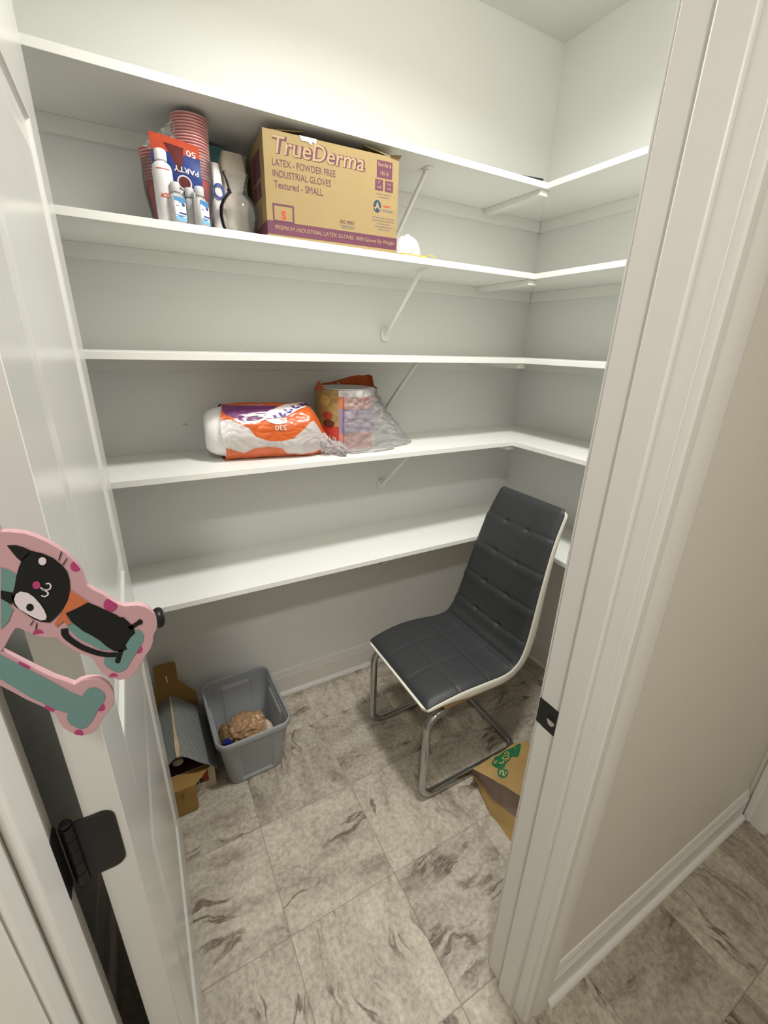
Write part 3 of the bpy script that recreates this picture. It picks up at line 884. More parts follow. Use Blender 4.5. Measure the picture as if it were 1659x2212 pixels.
# ------------------------------------------------------------------ letter with a cat, on the left casing
LET=dict(
 OUT_UP=[(-7433,149107),(-6971,149027),(-6514,148873),(-6029,148536),(-5597,148139),(-5214,147720),(-4885,147272),(-4683,146900),(-4537,146536),(-4411,146213),(-4344,145901),(-4311,145465),(-4267,144933),(-3982,144549),(-3563,144121),(-3246,143622),(-2906,143200),(-2625,143006),(-2324,142917),(-2047,142873),(-1772,142792),(-1442,142579),(-1194,142263),(-1020,141818),(-952,141349),(-956,140999),(-1047,140675),(-1241,140384),(-1334,140160),(-1355,139910),(-1441,139631),(-1636,139233),(-1911,138916),(-2157,138535),(-2389,138255),(-2636,137874),(-2867,137593),(-3135,137413),(-3421,137392),(-3707,137447),(-3970,137621),(-4192,137808),(-4399,138061),(-4588,138397),(-4750,138871),(-4837,139360),(-4938,139748),(-5130,139998),(-5392,140214),(-5645,140454),(-5878,140779),(-6103,141117),(-6255,141481),(-6361,141742),(-6489,141887),(-6755,141952),(-7017,142024),(-7279,142223),(-7527,142470),(-7689,142685),(-7851,142889),(-7969,143016),(-8100,143077),(-8300,142820),(-8595,142394),(-8819,142030),(-9077,141767)],
 OUT_LO=[(-9095,141685),(-8546,141025),(-7708,139853),(-7061,139006),(-6574,138504),(-6189,138088),(-5895,138218),(-5554,138229),(-5188,138159),(-4836,137981),(-4574,137663),(-4391,137268),(-4269,136788),(-4255,136349),(-4323,135942),(-4459,135564),(-4755,135203),(-5092,134862),(-5392,134392),(-5674,134025),(-5941,133822),(-6219,133796),(-6521,133896),(-6800,134098),(-7029,134362),(-7237,134712),(-7405,135071),(-7491,135493),(-7515,135879),(-7539,136262),(-7757,136649),(-7979,136991),(-8328,137460),(-8716,137989),(-9164,138730),(-9607,139402)],
 TEAL_STEM=[(-9123,141561),(-8456,140621),(-7274,138897),(-6473,137647),(-5977,137042),(-5805,137302),(-5621,137482),(-5368,137540),(-5138,137462),(-4907,137172),(-4760,136788),(-4758,136465),(-4863,136188),(-5142,135826),(-5420,135464),(-5768,134914),(-6079,134568),(-6311,134462),(-6514,134509),(-6746,134760),(-6954,135117),(-7041,135486),(-7027,135802),(-6909,136066),(-7463,136645),(-8499,138140),(-9491,139919)],
 TEAL_FOOT=[(-2399,141074),(-2107,141076),(-1926,140817),(-1857,140441),(-1964,140072),(-2164,139734),(-2450,139324),(-2721,139011),(-3015,138551),(-3293,138189),(-3561,138118),(-3804,138184),(-4051,138429),(-4275,138786),(-4366,139076),(-4358,139326),(-4251,139538),(-4047,139712),(-3284,140035),(-2891,140696)],
 TEAL_LEG=[(-5446,143050),(-5766,142698),(-5700,142219),(-5361,141451),(-4930,140918),(-4374,140231),(-3792,139969),(-3223,140413),(-4119,141694)],
 TEAL_BOWL=[(-7887,147080),(-7610,146858),(-7219,146364),(-7648,145420),(-8065,144794),(-7940,144339),(-8327,143609),(-8749,143231)],
 HEAD=[(-6944,147252),(-6686,147547),(-6359,147766),(-5901,147493),(-5509,147126),(-5194,146606),(-5039,146154),(-5030,145562),(-5094,145066),(-5229,144583),(-5447,144032),(-5771,143643),(-6153,143271),(-6483,143001),(-6898,143196),(-7243,143542),(-7545,144049),(-7835,144560),(-7848,145146),(-7581,145729),(-7352,146397),(-7131,146901)],
 EAR1=[(-7355,148307),(-6977,148251),(-6686,148068),(-6362,147751),(-6952,147215),(-7089,147481),(-7190,147775)],
 EAR2=[(-8198,145692),(-7754,145449),(-7716,145109),(-7924,144670),(-8309,145194)],
 BODY=[(-5627,143421),(-5025,143597),(-4405,143819),(-3955,143398),(-3502,142912),(-3148,142570),(-2951,142291),(-2754,142210),(-2509,141747),(-2347,141402),(-2304,140844),(-2618,140602),(-2982,140128),(-2954,139764),(-3266,139706),(-3667,139873),(-4008,140346),(-4261,140877),(-4636,141439),(-5016,141898),(-5258,142351),(-5451,142688),(-5535,143078)],
 SCARF=[(-5095,144894),(-4366,143853),(-5025,143597),(-5627,143421),(-5497,142612),(-5697,142567),(-5819,142915),(-6249,142628),(-6294,142869),(-5795,143517),(-5340,144265)],
 PATCH=[(-7743,145034),(-7585,145320),(-7365,145425),(-7061,145242),(-6846,144881),(-6679,144408),(-6569,143927),(-6539,143480),(-6626,143286),(-6848,143295),(-7119,143572),(-7395,143935),(-7655,144338),(-7758,144705)],
 TAIL=[(-5892,142374),(-5937,141975),(-5838,141663),(-5646,141314),(-5288,140777),(-4664,140140),(-4109,139756),(-3577,139558)],
 FOOT1=[(-2582,141283),(-1917,141607)],
 FOOT2=[(-3282,139833),(-3598,139086)],
 MOUTH=[(-6449,145444),(-6298,145261),(-6100,145208),(-5967,145366),(-5995,145583),(-6158,145601)],
 MOUTH2=[(-6405,145315),(-6209,145110),(-6188,144918),(-6359,144812),(-6514,144923)],
 W1=[(-5042,147451),(-5290,146915)],
 W2=[(-4884,146962),(-5163,146582)],
 W3=[(-7195,143378),(-7419,143099)],
 W4=[(-7084,143167),(-7231,142745)],
 DOT=[(-6019, 147057, 177, -41, -51, -246, 'w'), (-6583, 145645, 178, -46, -52, -252, 'm'), (-7164, 144311, 165, -49, -51, -242, 'k'), (-4575, 146336, 250, -60, -63, -338, 'm'), (-3305, 143271, 365, -107, -84, -496, 'm'), (-7200, 142313, 261, -88, -81, -389, 'm'), (-8239, 140517, 279, -109, -92, -433, 'm'), (-7661, 136967, 275, -129, -87, -437, 'm'), (-4050, 137791, 258, -106, -63, -375, 'm'), (-6695, 134099, 245, -127, -72, -390, 'm'), (-2333, 139508, 241, -88, -51, -333, 'm'), (-5141, 135749, 227, -106, -60, -345, 'm')])

g5 = lambda L: [(x*1e-5, z*1e-5) for x, z in L]
lt = thing('wooden_letter', 'pink and teal wooden letter with a painted black cat, hanging crooked on the door casing', 'letter', (-.15,.287,1.45))
PINK = mat('pink_paint', (.50,.30,.325), .5, spec=.4, var=.03, vs=12)
TEAL = mat('teal_paint', (.135,.245,.235), .5, spec=.4, var=.04, vs=15)
MAGENTA = mat('magenta_paint', (.38,.045,.15), .5, var=.05)
INKB = mat('black_paint', (.010,.010,.010), .55, spec=.3, var=.3, vs=60)
ORANGE = mat('orange_paint', (.50,.14,.055), .55, var=.12, vs=80)
WHITEP = mat('white_paint', (.66,.60,.63), .5, var=.03)
YL0, YL1 = YF0-.0185-.0050, YF0-.0185
out_ = g5(LET['OUT_UP']) + g5(LET['OUT_LO'])[1:] + [(-.115,1.424),(-.150,1.476),(-.165,1.490),(-.185,1.492),(-.215,1.505),(-.226,1.530),(-.213,1.552),(-.222,1.575),(-.205,1.598),(-.165,1.606),(-.125,1.590),(-.095,1.555),(-.080,1.520)]
obj('board', MB().prism(out_, 'y', YL0, YL1), PINK, lt, smooth=30, bevel=.0008)
def paint(name, mt, k, polys=(), lines=(), lab=None, more=None):
    ik = Ink(lambda u, v: (u, YL0-.00025*k, v))
    for p in polys: ik.poly(p)
    for p, wdt in lines: ik.line([tuple(q) for q in p], wdt)
    if more: more(ik)
    o = ik.done(name, mt, lt)
    if lab: o['label'] = lab
stem = g5(LET['TEAL_STEM']) + [(-.118,1.432),(-.172,1.512),(-.200,1.515),(-.212,1.535),(-.196,1.562),(-.205,1.578),(-.160,1.590),(-.128,1.578),(-.145,1.545),(-.150,1.520)]
paint('teal_inlay', TEAL, 2, [stem, g5(LET['TEAL_FOOT']), g5(LET['TEAL_LEG']), g5(LET['TEAL_BOWL'])])
dots = [d_ for d_ in LET['DOT'] if d_[6] == 'm']
def dotp(d_):
    x, z, ax, az, bx_, bz = [q*1e-5 for q in d_[:6]]
    return [(x+ax*cos(t)+bx_*sin(t), z+az*cos(t)+bz*sin(t)) for t in [2*PI*k/18 for k in range(18)]]
def clip(subj, conv):
    # keep the part of a polygon that lies inside a convex one
    ar = sum(conv[i][0]*conv[(i+1)%len(conv)][1]-conv[(i+1)%len(conv)][0]*conv[i][1] for i in range(len(conv)))
    if ar < 0: conv = conv[::-1]
    out = list(subj)
    for i in range(len(conv)):
        p, q = conv[i], conv[(i+1)%len(conv)]
        side = lambda r: (q[0]-p[0])*(r[1]-p[1])-(q[1]-p[1])*(r[0]-p[0])
        inp, out = out, []
        for k in range(len(inp)):
            c0, c1 = inp[k-1], inp[k]; s0, s1 = side(c0), side(c1)
            if s1 >= 0:
                if s0 < 0: t = s0/(s0-s1); out.append((c0[0]+(c1[0]-c0[0])*t, c0[1]+(c1[1]-c0[1])*t))
                out.append(c1)
            elif s0 >= 0: t = s0/(s0-s1); out.append((c0[0]+(c1[0]-c0[0])*t, c0[1]+(c1[1]-c0[1])*t))
        if not out: break
    return out
for d_ in dots:
    if abs(d_[0]+6600) < 200 and 145000 < d_[1] < 146500: continue
    q_ = clip(out_, dotp(d_))
    if len(q_) > 2: paint('painted_dot', MAGENTA, 1, [q_])
S_ = lambda k, n=24: [tuple(p) for p in catmull([Vector((a,b)) for a, b in g5(LET[k])], n)]
paint('scarf', ORANGE, 4, [g5(LET['SCARF'])])
paint('cat_picture', INKB, 3, [g5(LET['HEAD']), g5(LET['EAR1']), g5(LET['EAR2']), g5(LET['BODY'])],
      [(S_('TAIL'), .0036), (g5(LET['FOOT1']), .0030), (g5(LET['FOOT2']), .0030), (g5(LET['W1']), .0005), (g5(LET['W2']), .0005), (g5(LET['W3']), .0005), (g5(LET['W4']), .0005)], 'painted black cat')
def paw(k):
    p = [Vector(q) for q in g5(LET[k])]; e = p[1]
    return [(e.x+.00155*cos(2*PI*i/14), e.y+.0021*sin(2*PI*i/14)) for i in range(14)]
paint('cat_paw', INKB, 3.5, [paw('FOOT1')]); paint('cat_paw', INKB, 3.5, [paw('FOOT2')])
eye = [d_ for d_ in LET['DOT'] if d_[6] == 'w']
paint('cat_face', WHITEP, 5, [g5(LET['PATCH'])]+[dotp(d_) for d_ in eye], [(S_('MOUTH'), .0008), (S_('MOUTH2'), .0008)])
paint('cat_pupil', INKB, 6, [dotp(d_) for d_ in LET['DOT'] if d_[6] == 'k'])
paint('cat_nose', MAGENTA, 6, [dotp(d_) for d_ in LET['DOT'] if d_[6] == 'm' and abs(d_[0]+6600) < 200 and 145000 < d_[1] < 146500])

# ------------------------------------------------------------------ second shelf: glove carton
ZB = 1.861
gb = thing('glove_carton', 'brown cardboard glove carton with purple printing on the second shelf', 'box', (.388,1.371,ZB), rotz=math.radians(-3.2), local=True)
GW, GD, GH, t_ = .396, .245, .243, .003
obj('front_panel', MB().box((0,0,0), (GW,t_,GH)), CARTON, gb)
obj('back_panel', MB().box((0,GD-t_,0), (GW,GD,GH)), CARTON, gb)
obj('side_panel', MB().box((0,t_,0), (t_,GD-t_,GH)), CARTON, gb)
obj('side_panel', MB().box((GW-t_,t_,0), (GW,GD-t_,GH)), CARTON, gb)
obj('bottom_panel', MB().box((t_,t_,0), (GW-t_,GD-t_,t_)), CARTON, gb)
def flap(P, name='flap'):
    P = [Vector(p) for p in P]; n = (P[1]-P[0]).cross(P[2]-P[0]).normalized()*.0025
    if n.z > 0: n = -n
    mm = MB(); mm.loft([P, [p+n for p in P]])
    return obj(name, mm, CARTON, gb, smooth=0)
flap([(0,.006,GH),(0,GD-.006,GH),(.115,GD-.02,GH+.012),(.115,.02,GH+.019)])
flap([(GW,GD-.006,GH),(GW,.006,GH),(GW-.105,.012,GH+.019),(GW-.105,GD-.02,GH+.012)])
flap([(.005,GD,GH),(GW-.005,GD,GH),(GW-.02,GD-.09,GH+.004),(.02,GD-.09,GH+.004)])
# front edge, curled at the right corner
m = MB()
for k in range(9):
    a = k/8*2.0
    m.v += [(GW-.030+.0*a, -.0008-.007*(1-cos(a))*.55, GH-.0005+.006*sin(a)*.6-.0), (GW+.0035, -.0008-.016*(1-cos(a))*.55, GH-.001+.010*sin(a)*.6)]
for k in range(8): m.f.append((2*k,2*k+1,2*k+3,2*k+2)); m.m.append(0)
obj('curled_edge', m, CARTON, gb)
F = lambda o_: (lambda u, v: (u*GW, -o_, (1-v)*GH))       # u, v fractions; v measured from the top edge
def fr(o_): 
    return Ink(lambda u, v: (u, -o_, v))
a = fr(.0006)
H_ = lambda v: (1-v)*GH
U = lambda u: u*GW
# brand line: purple drop shadow, pale face
a.text('TrueDerma', U(.065), H_(.205), U(.665), GH*.165, bold=.045, shear=.18)
a.text('LATEX - POWDER FREE', U(.055), H_(.312), U(.445), GH*.064)
a.text('INDUSTRIAL GLOVES', U(.055), H_(.412), U(.410), GH*.064)
a.text('Textured - SMALL', U(.060), H_(.515), U(.345), GH*.068)
a.frame(U(.042), H_(.835), U(.190), H_(.660), .0042)
a.rect(0, H_(.958), GW, H_(.830))
a.rect(U(.820), H_(.225), U(.945), H_(.055))
a.rect(U(.808), H_(.355), U(.872), H_(.245))
a.rect(U(.890), H_(.355), U(.955), H_(.245))
a.text('ISO 9001', U(.530), H_(.755), U(.115), GH*.036, bold=.01)
a.done('purple_print', PURPLE, gb)['kind'] = 'stuff'
a = fr(.0012)
a.text('TrueDerma', U(.061), H_(.203), U(.655), GH*.160, bold=.006, shear=.18)
a.text('PREMIUM INDUSTRIAL LATEX GLOVES 1000 Gloves By Weight', U(.052), H_(.922), U(.930), GH*.054)
a.text('Reorder #', U(.830), H_(.120), U(.105), GH*.045, bold=.008)
a.text('101-6', U(.850), H_(.200), U(.065), GH*.042, bold=.008)
a.text('9"', U(.829), H_(.292), U(.020), GH*.030).text('cuff', U(.822), H_(.336), U(.036), GH*.030)
a.text('5.6', U(.906), H_(.292), U(.030), GH*.028).text('mil', U(.908), H_(.336), U(.028), GH*.030)
a.done('pale_print', CARTINK, gb)['kind'] = 'stuff'
a = fr(.0006)
a.text('S', U(.100), H_(.805), U(.035), GH*.085, bold=.03)
for k in range(5): a.rect(U(.880)+k*.0044, H_(.517), U(.880)+k*.0044+.0036, H_(.500))
a.done('red_print', REDINK, gb)['kind'] = 'stuff'
a = fr(.0006)
a.ell(U(.828), H_(.520), .0125, .0160)
a.done('emblem', NAVY, gb)
a = fr(.0012)
a.text('A', U(.808), H_(.560), .0165, .0200, bold=.02)
a.line([(U(.795),H_(.548)),(U(.83),H_(.52)),(U(.862),H_(.552))], .0022)
a.done('emblem_letter', CARTINK, gb)
a = fr(.0006)
def scrawl(u0, u1, v, hgt):
    x = U(u0); random.seed(int(u0*1000+v*997))
    while x < U(u1):
        w_ = random.uniform(.004,.010); a.rect(x, H_(v), min(x+w_, U(u1)), H_(v)+hgt); x += w_+.0014
for u0,u1,v,hh in ((.532,.650,.780,.0028),(.545,.640,.800,.0028),(.820,.940,.395,.003),(.835,.925,.425,.003),(.872,.960,.565,.006),
                   (.790,.975,.640,.003),(.785,.975,.670,.003),(.830,.935,.703,.003),(.812,.960,.733,.003),(.838,.930,.763,.003)):
    scrawl(u0,u1,v,hh)
a.done('small_print', GREYINK, gb)['kind'] = 'stuff'
# left side print
a = Ink(lambda u, v: (-.0006, GD-u, v))
a.rect(.10,.150,.195,.215).rect(.10,.105,.143,.143).rect(.152,.105,.195,.143).rect(0,H_(.958),GD,H_(.830))
a.done('side_print', PURPLE, gb)
a = Ink(lambda u, v: (-.0006, GD-u, v)); a.rect(.10,.045,.175,.085).frame(.09,.040,.185,.092,.002); a.done('side_stamp', GREYINK, gb)
# torn tape scrap at the top edge
m = MB(); m.prism([(U(.245),GH+.0005),(U(.365),GH+.0005),(U(.360),H_(.045)),(U(.335),H_(.030)),(U(.325),H_(.062)),(U(.30),H_(.038)),(U(.26),H_(.042))], 'y', -.0016, -.0002)
o = obj('tape_scrap', m, mat('clear_tape', (.55,.60,.66), .12, spec=.8, var=.1), gb, smooth=0); o['label'] = 'torn shiny tape scrap'

# ------------------------------------------------------------------ second shelf: bag of red cups
RED = mat('red_plastic', (.40,.022,.028), .35, spec=.5, var=.05, vs=20)
CUPIN = mat('pale_red_plastic', (.60,.33,.32), .35, var=.04)
cup = thing('plastic_cup', 'red plastic cup nested in the taller stack in the clear bag', 'cup', (0,0,0), group='red cups of the taller stack', local=True)
obj('body', MB().lathe([(.0001,.002),(.0285,.002),(.0295,0),(.0305,.002),(.0425,.116),(.0425,.1175),(.0412,.1170),(.0294,.004),(.0001,.0035)], n=28), RED, cup, smooth=50)
obj('rim', MB().lathe([(.0424,.1145),(.0452,.1155),(.0459,.1170),(.0452,.1185),(.0428,.1190),(.0412,.1178)], n=28, cap0=False, cap1=False), CUPIN, cup, smooth=60)
SP_ = .00665
n1, n2 = 21, 11
c1, c2 = (.2180,1.4465), (.1565,1.5155)
first = True
for k in range(n1):
    loc = (c1[0]+.0004*k, c1[1]+.0006*k, ZB+.0015+SP_*k)
    if first: cup.location = loc; first = False
    else: dup(cup, loc, label='topmost red plastic cup of the taller stack, just below the top shelf' if k == n1-1 else None)
for k in range(n2):
    dup(cup, (c2[0]-.0009*k, c2[1], ZB+.0015+SP_*k), label='topmost red plastic cup of the shorter stack behind the acetone bottle' if k == n2-1 else 'red plastic cup nested in the shorter stack in the clear bag', group='red cups of the shorter stack')
pk = thing('cup_bag', 'clear plastic party cup bag with a blue and orange printed panel', 'bag', (.19,1.46,ZB))
CLEAR = film('clear_bag_film', (.80,.78,.80), .07, .12, bump=.5, bs=35)
CLEAR2 = film('crinkled_film', (.92,.90,.91), .30, .12, bump=.9, bs=45)
def hull2(r, zfac):
    # outline around both stacks: capsule
    a = Vector(c2); b_ = Vector(c1); d_ = (b_-a).normalized(); n_ = Vector((-d_.y, d_.x)); L = []
    for k in range(17):
        an = PI/2-PI*k/16; L.append(b_+d_*r*cos(an)+n_*r*sin(an))
    for k in range(17):
        an = -PI/2-PI*k/16; L.append(a+d_*r*cos(an)+n_*r*sin(an))
    return L
loops = []
for i in range(13):
    t = i/12; z = ZB+.002+t*.165; r = .0330+.0165*min(1,t*1.9)
    L = []
    for k, p in enumerate(dense([Vector((q.x,q.y,0)) for q in hull2(r, t)], 96)):
        c = Vector(((c1[0]+c2[0])/2, (c1[1]+c2[1])/2, 0))
        L.append(Vector((p.x, p.y, z)) + (p-c).normalized()*(.0018*nz(p.x*60,p.y*60,z*40,3)+.0012))
    loops.append(L)
obj('bag_film', MB().loft(loops, False, False), CLEAR, pk, smooth=60)
# printed front panel, a gently curved sheet
def panel(u, v, o_=0):
    # u 0..1 left to right, v 0..1 bottom to top
    x = .125+.107*u; z = ZB+.092+.106*v-.022*u*v-.012*u*(1-v)
    y = 1.4200-.030*u**.8-.005*sin(u*PI)+.002*sin(v*7+u*3)
    return Vector((x, y-o_, z))
BLUEF = mat('blue_film', (.02,.045,.22), .3, spec=.6, var=.25, vs=25)
ORF = mat('orange_film', (.55,.075,.03), .3, spec=.6, var=.25, vs=30)
DKR = mat('dark_film', (.12,.02,.02), .35, var=.3, vs=30)
mm = MB().grid(lambda u, v: panel(u, v), 160, 160, mi=lambda u, v: 2 if (.30 < v < .86 and abs(u-.50+.03*sin(v*9)) < .17*(v-.25)/.5) else (1 if v > .70-.16*abs(sin(u*5))*0+.10*(u-.5) else 0))
o = obj('printed_panel', mm, [BLUEF, ORF, DKR], pk, smooth=60); o['label'] = 'blue and orange printed panel'
WHITEI = mat('white_ink', (.72,.71,.72), .4, var=.03)
a = Ink(lambda u, v: panel(u, v, .0012))
a.text('PARTY', .42, .335, .52, .115, rot180=True, bold=.02)
a.text('50', .72, .72, .20, .13, rot180=True, bold=.02)
a.ring(.62,.13,.155,.155,.03)
a.rect(.60,-.20,.62,-.10) if False else None
a.done('panel_lettering', WHITEI, pk)
a = Ink(lambda u, v: panel(u, v, .0010)); a.ell(.62,.13,.130,.130).done('panel_emblem', DKR, pk)
a = Ink(lambda u, v: panel(min(max(u,0),1), v, .0004)); a.poly([(.38,-.02),(1.0,-.02),(.98,-.26),(.42,-.26)]).done('panel_base', WHITEI, pk)
a = Ink(lambda u, v: panel(u, v, .0012)); a.rect(.45,-.22,.50,-.05).rect(.58,-.24,.62,-.04).rect(.68,-.22,.76,-.05).rect(.84,-.22,.88,-.05).done('base_lettering', BLUEF, pk)
# gathered twist at the top
mm = MB()
tw = []
for i in range(14):
    t = i/13; c = Vector((.152+.045*t, 1.437+.012*t, ZB+.172+.070*t)); r = .026*(1-t)**1.2+.008+.010*max(0,t-.6)
    tw.append([c+Vector((r*(1+.35*sin(k*3+i))*cos(2*PI*k/28), r*.7*(1+.3*cos(k*2.3+i*2))*sin(2*PI*k/28), .004*sin(k*1.9+i))) for k in range(28)])
mm.loft(tw, False, False); o = obj('twisted_neck', mm, CLEAR2, pk, smooth=30); o['label'] = 'twisted clear neck of the bag'

# acetone bottle
ac = thing('acetone_bottle', 'tall translucent white acetone bottle in front of the red cups', 'bottle', (.1415,1.386,ZB))
MILK = mat('milky_plastic', (.70,.68,.69), .35, spec=.5, var=.02, vs=10, sss=.15)
CAPW = mat('white_cap', (.80,.79,.76), .4, var=.02)
obj('body', MB().lathe([(.0001,ZB),(.0205,ZB),(.0225,ZB+.003),(.0228,ZB+.10),(.0226,ZB+.112),(.0205,ZB+.121),(.0155,ZB+.1265),(.0105,ZB+.129),(.0105,ZB+.134)], c=(.1415,1.386,0), n=32), MILK, ac, smooth=50)
cpm = MB(); L = []
for r, z in ((.0128,.1315),(.0133,.1325),(.0133,.149),(.0122,.1525),(.0095,.1545)):
    L.append([(.1415+(r+(.0004 if k % 2 else 0))*cos(2*PI*k/48), 1.386+(r+(.0004 if k % 2 else 0))*sin(2*PI*k/48), ZB+z) for k in range(48)])
obj('cap', cpm.loft(L), CAPW, ac, smooth=25)
def oncyl(c, r, z0, a0):
    return lambda u, v: (c[0]+r*sin(u/r+a0), c[1]-r*cos(u/r+a0), z0+v)
a = Ink(oncyl((.1415,1.386), .02335, ZB, 0))
a.text('ACETONE', -.0125, .052, .041, .0095, bold=.03)
for k in range(14): a.rect(-.016+.0023*k, .110, -.016+.0023*k+.0019, .1118)
a.done('red_lettering', REDINK, ac)

# three small sanitizer bottles
GEL = mat('clear_gel', (.80,.80,.80), .18, trans=.55, ior=1.38, var=.01)
LBLW = mat('label_white', (.78,.79,.80), .45, var=.02)
LBLB = mat('label_blue', (.07,.22,.42), .45, var=.1)
LBLC = mat('label_sky', (.18,.42,.62), .45, var=.1)
LBLN = mat('label_navy', (.03,.05,.16), .45, var=.1)
sz = thing('sanitizer_bottle', 'small clear sanitizer bottle with blue label, directly in front of the acetone bottle', 'bottle', (.1635,1.3605,ZB), rotz=math.radians(24), group='small sanitizer bottles', local=True)
L = []
for hx, hy, r, z in ((.0160,.0095,.006,0),(.0172,.0105,.007,.002),(.0172,.0105,.007,.050),(.0165,.0100,.007,.056),(.0125,.0090,.007,.061),(.0075,.0075,.0070,.0635),(.0072,.0072,.0070,.068)):
    L.append([(p[0], p[1], z) for p in rrect(hx,hy,r,4)])
obj('body', MB().loft(L), GEL, sz, smooth=45)
obj('cap', MB().lathe([(.0102,.0655),(.0108,.0665),(.0108,.078),(.0108,.0835),(.0095,.0855),(.0001,.0858)], n=24), mat('cap_translucent', (.74,.74,.73), .35, trans=.25), sz, smooth=40)
lab = lambda o_: (lambda u, v: (u, -.0107-o_, v))
a = Ink(lab(0)); a.rect(-.0125,.005,.0160,.056); a.done('label', LBLW, sz)
lb = sz.children[-1]
def wavep(z0, z1, ph):
    n = 14; up = [(-.0125+.0285*k/n, z1) for k in range(n+1)]; dn = [(-.0125+.0285*k/n, z0+.0018*sin(k/n*2*PI+ph)) for k in range(n+1)]
    return up+dn[::-1]
a = Ink(lab(.0003)); a.poly(wavep(.0445,.0555,.5)); a.poly([(p[0],.0605-.0445-p[1]*0+0.0) if False else p for p in wavep(.0150,.0175,2.0)]); a.done('blue_wave', LBLB, sz)
a = Ink(lab(.0003)); a.rect(-.0125,.0052,.0160,.0135); a.done('sky_band', LBLC, sz)
a = Ink(lab(.0003)); a.rect(-.003,.020,.0155,.0235).ell(.0095,.040,.0042,.0035).rect(-.010,.0355,-.001,.0368); a.done('label_lettering', LBLN, sz)
dup(sz, (.1985,1.3865,ZB), (0,0,math.radians(72)), 'small clear sanitizer bottle standing behind, between the two labelled ones')
dup(sz, (.2180,1.3605,ZB), (0,0,math.radians(38)), 'small clear sanitizer bottle with blue label, nearest the clear glass vase')

# clear vase and packets behind it
GLASS = film('thin_glass', (.85,.85,.83), .035, .03, bump=.0, ior=1.16, tint=(.985,.985,.98))
vz = ZB
vp = [(.0001,.0045),(.026,.004),(.030,.001),(.036,.003),(.0455,.022),(.0498,.045),(.0480,.066),(.0400,.084),(.0300,.096),(.0235,.104),(.0225,.110),(.0240,.117),(.0275,.128),(.0330,.140),(.0345,.1435)]
vi = [(r-.0022 if r > .003 else r, z+(.003 if k < 3 else 0)) for k, (r, z) in enumerate(vp)]
va = thing('glass_vase', 'clear round vase with a narrow neck, between the cups and the carton', 'vase', (.3235,1.418,vz))
obj('body', MB().lathe([(r,vz+z) for r, z in vp]+[(r,vz+z) for r, z in vi[::-1]], c=(.3235,1.418,0), n=48, cap0=True, cap1=True), GLASS, va, smooth=60)
obj('neck_ring', MB().lathe([(.0238,vz+.1035),(.0255,vz+.106),(.0255,vz+.109),(.0232,vz+.111)], c=(.3235,1.418,0), n=40, cap0=False, cap1=False), GLASS, va, smooth=60)
def packet(c, hx, hy, z0, z1, r, seed, amp, name, mt, lab, cat):
    L = []
    for i in range(15):
        t = i/14; z = z0+(z1-z0)*t; s = 1-.25*max(0,t-.85)/.15
        L.append([Vector((c[0]+p[0]*s+amp*nz(p[0]*30,p[1]*30,z*26,seed), c[1]+p[1]*s+amp*nz(p[0]*30,p[1]*30,z*26,seed+3), z)) for p in rrect(hx,hy,r,6)])
    return tag(obj(name, MB().loft(L), mt, smooth=35), lab, cat)
packet((.3410,1.545), .036, .040, ZB, ZB+.222, .012, 2, .006, 'paper_packet', mat('pale_packet', (.62,.56,.47), .6, var=.06, vs=20), 'tall pale paper packet standing behind the clear vase', 'packet')
packet((.302,1.628), .052, .026, ZB, ZB+.258, .015, 5, .006, 'cloth_roll', mat('cyan_cloth', (.16,.36,.39), .8, var=.15, vs=40, bump=.4, bs=80), 'pale cyan cloth bundle at the back of the second shelf', 'cloth')
wb = thing('snack_bag', 'white plastic bag with a blue ring print between cups and vase', 'bag', (.287,1.478,ZB))
L = []
for i in range(17):
    t = i/16; z = ZB+.178*t; s = 1-.45*t**3
    L.append([Vector((.285+p[0]*s+.004*nz(p[0]*40,p[1]*40,z*30,7), 1.482+p[1]*s+.004*nz(p[0]*40,p[1]*40,z*30,9), z)) for p in rrect(.019,.013,.011,6)])
obj('body', MB().loft(L), mat('white_bag', (.70,.68,.68), .35, var=.05, vs=30), wb, smooth=40)
a = Ink(lambda u, v: (.284+u, 1.4640+.35*abs(u), ZB+.112+v)); a.ring(.003,0,.0165,.0185,.0055,28).done('ring_print', mat('ring_blue', (.06,.09,.34), .4, var=.15, vs=60), wb)

# respirator mask
mk = thing('respirator_mask', 'white cup respirator mask with yellow elastic, right of the glove carton', 'mask', (.862,1.405,ZB))
FELT = mat('mask_felt', (.58,.545,.545), .8, spec=.2, var=.03, vs=30, bump=.2, bs=200)
mc = Vector((.858,1.412,ZB+.006)); L = []
for i in range(13):
    a_ = i/12*PI/2; r = cos(a_)**.8; z = sin(a_)*.062
    L.append([mc+Vector((.050*r*cos(2*PI*k/40), .042*r*sin(2*PI*k/40)*(1+.06*cos(2*PI*k/40)), z)) for k in range(40)])
L[-1] = [mc+Vector((.0008*cos(2*PI*k/40), .0008*sin(2*PI*k/40), .0622)) for k in range(40)]
fl = [[mc+Vector((rx*cos(2*PI*k/40), ry*sin(2*PI*k/40)*(1+.06*cos(2*PI*k/40)), -.001+.003*cos(4*PI*k/40)-(.003 if rx > .056 else 0))) for k in range(40)] for rx, ry in ((.0585,.0495),(.0545,.046))]
obj('cup', MB().loft(fl+L, False, True), FELT, mk, smooth=60)
CLIP = mat('nose_clip', (.85,.84,.82), .35, metal=.2, var=.02)
P = []
for k in range(19):
    t = k/18; an = math.radians(-150+125*t); hz = .0075+.016*math.exp(-((t-.62)/.15)**2)
    rr = math.sqrt(max(0,1-(hz/.062)**2))
    P.append(mc+Vector((.0518*rr*cos(an), .0438*rr*sin(an), hz)))
obj('nose_strip', MB().tube(P, .0026, 8, ry=.0012), CLIP, mk)
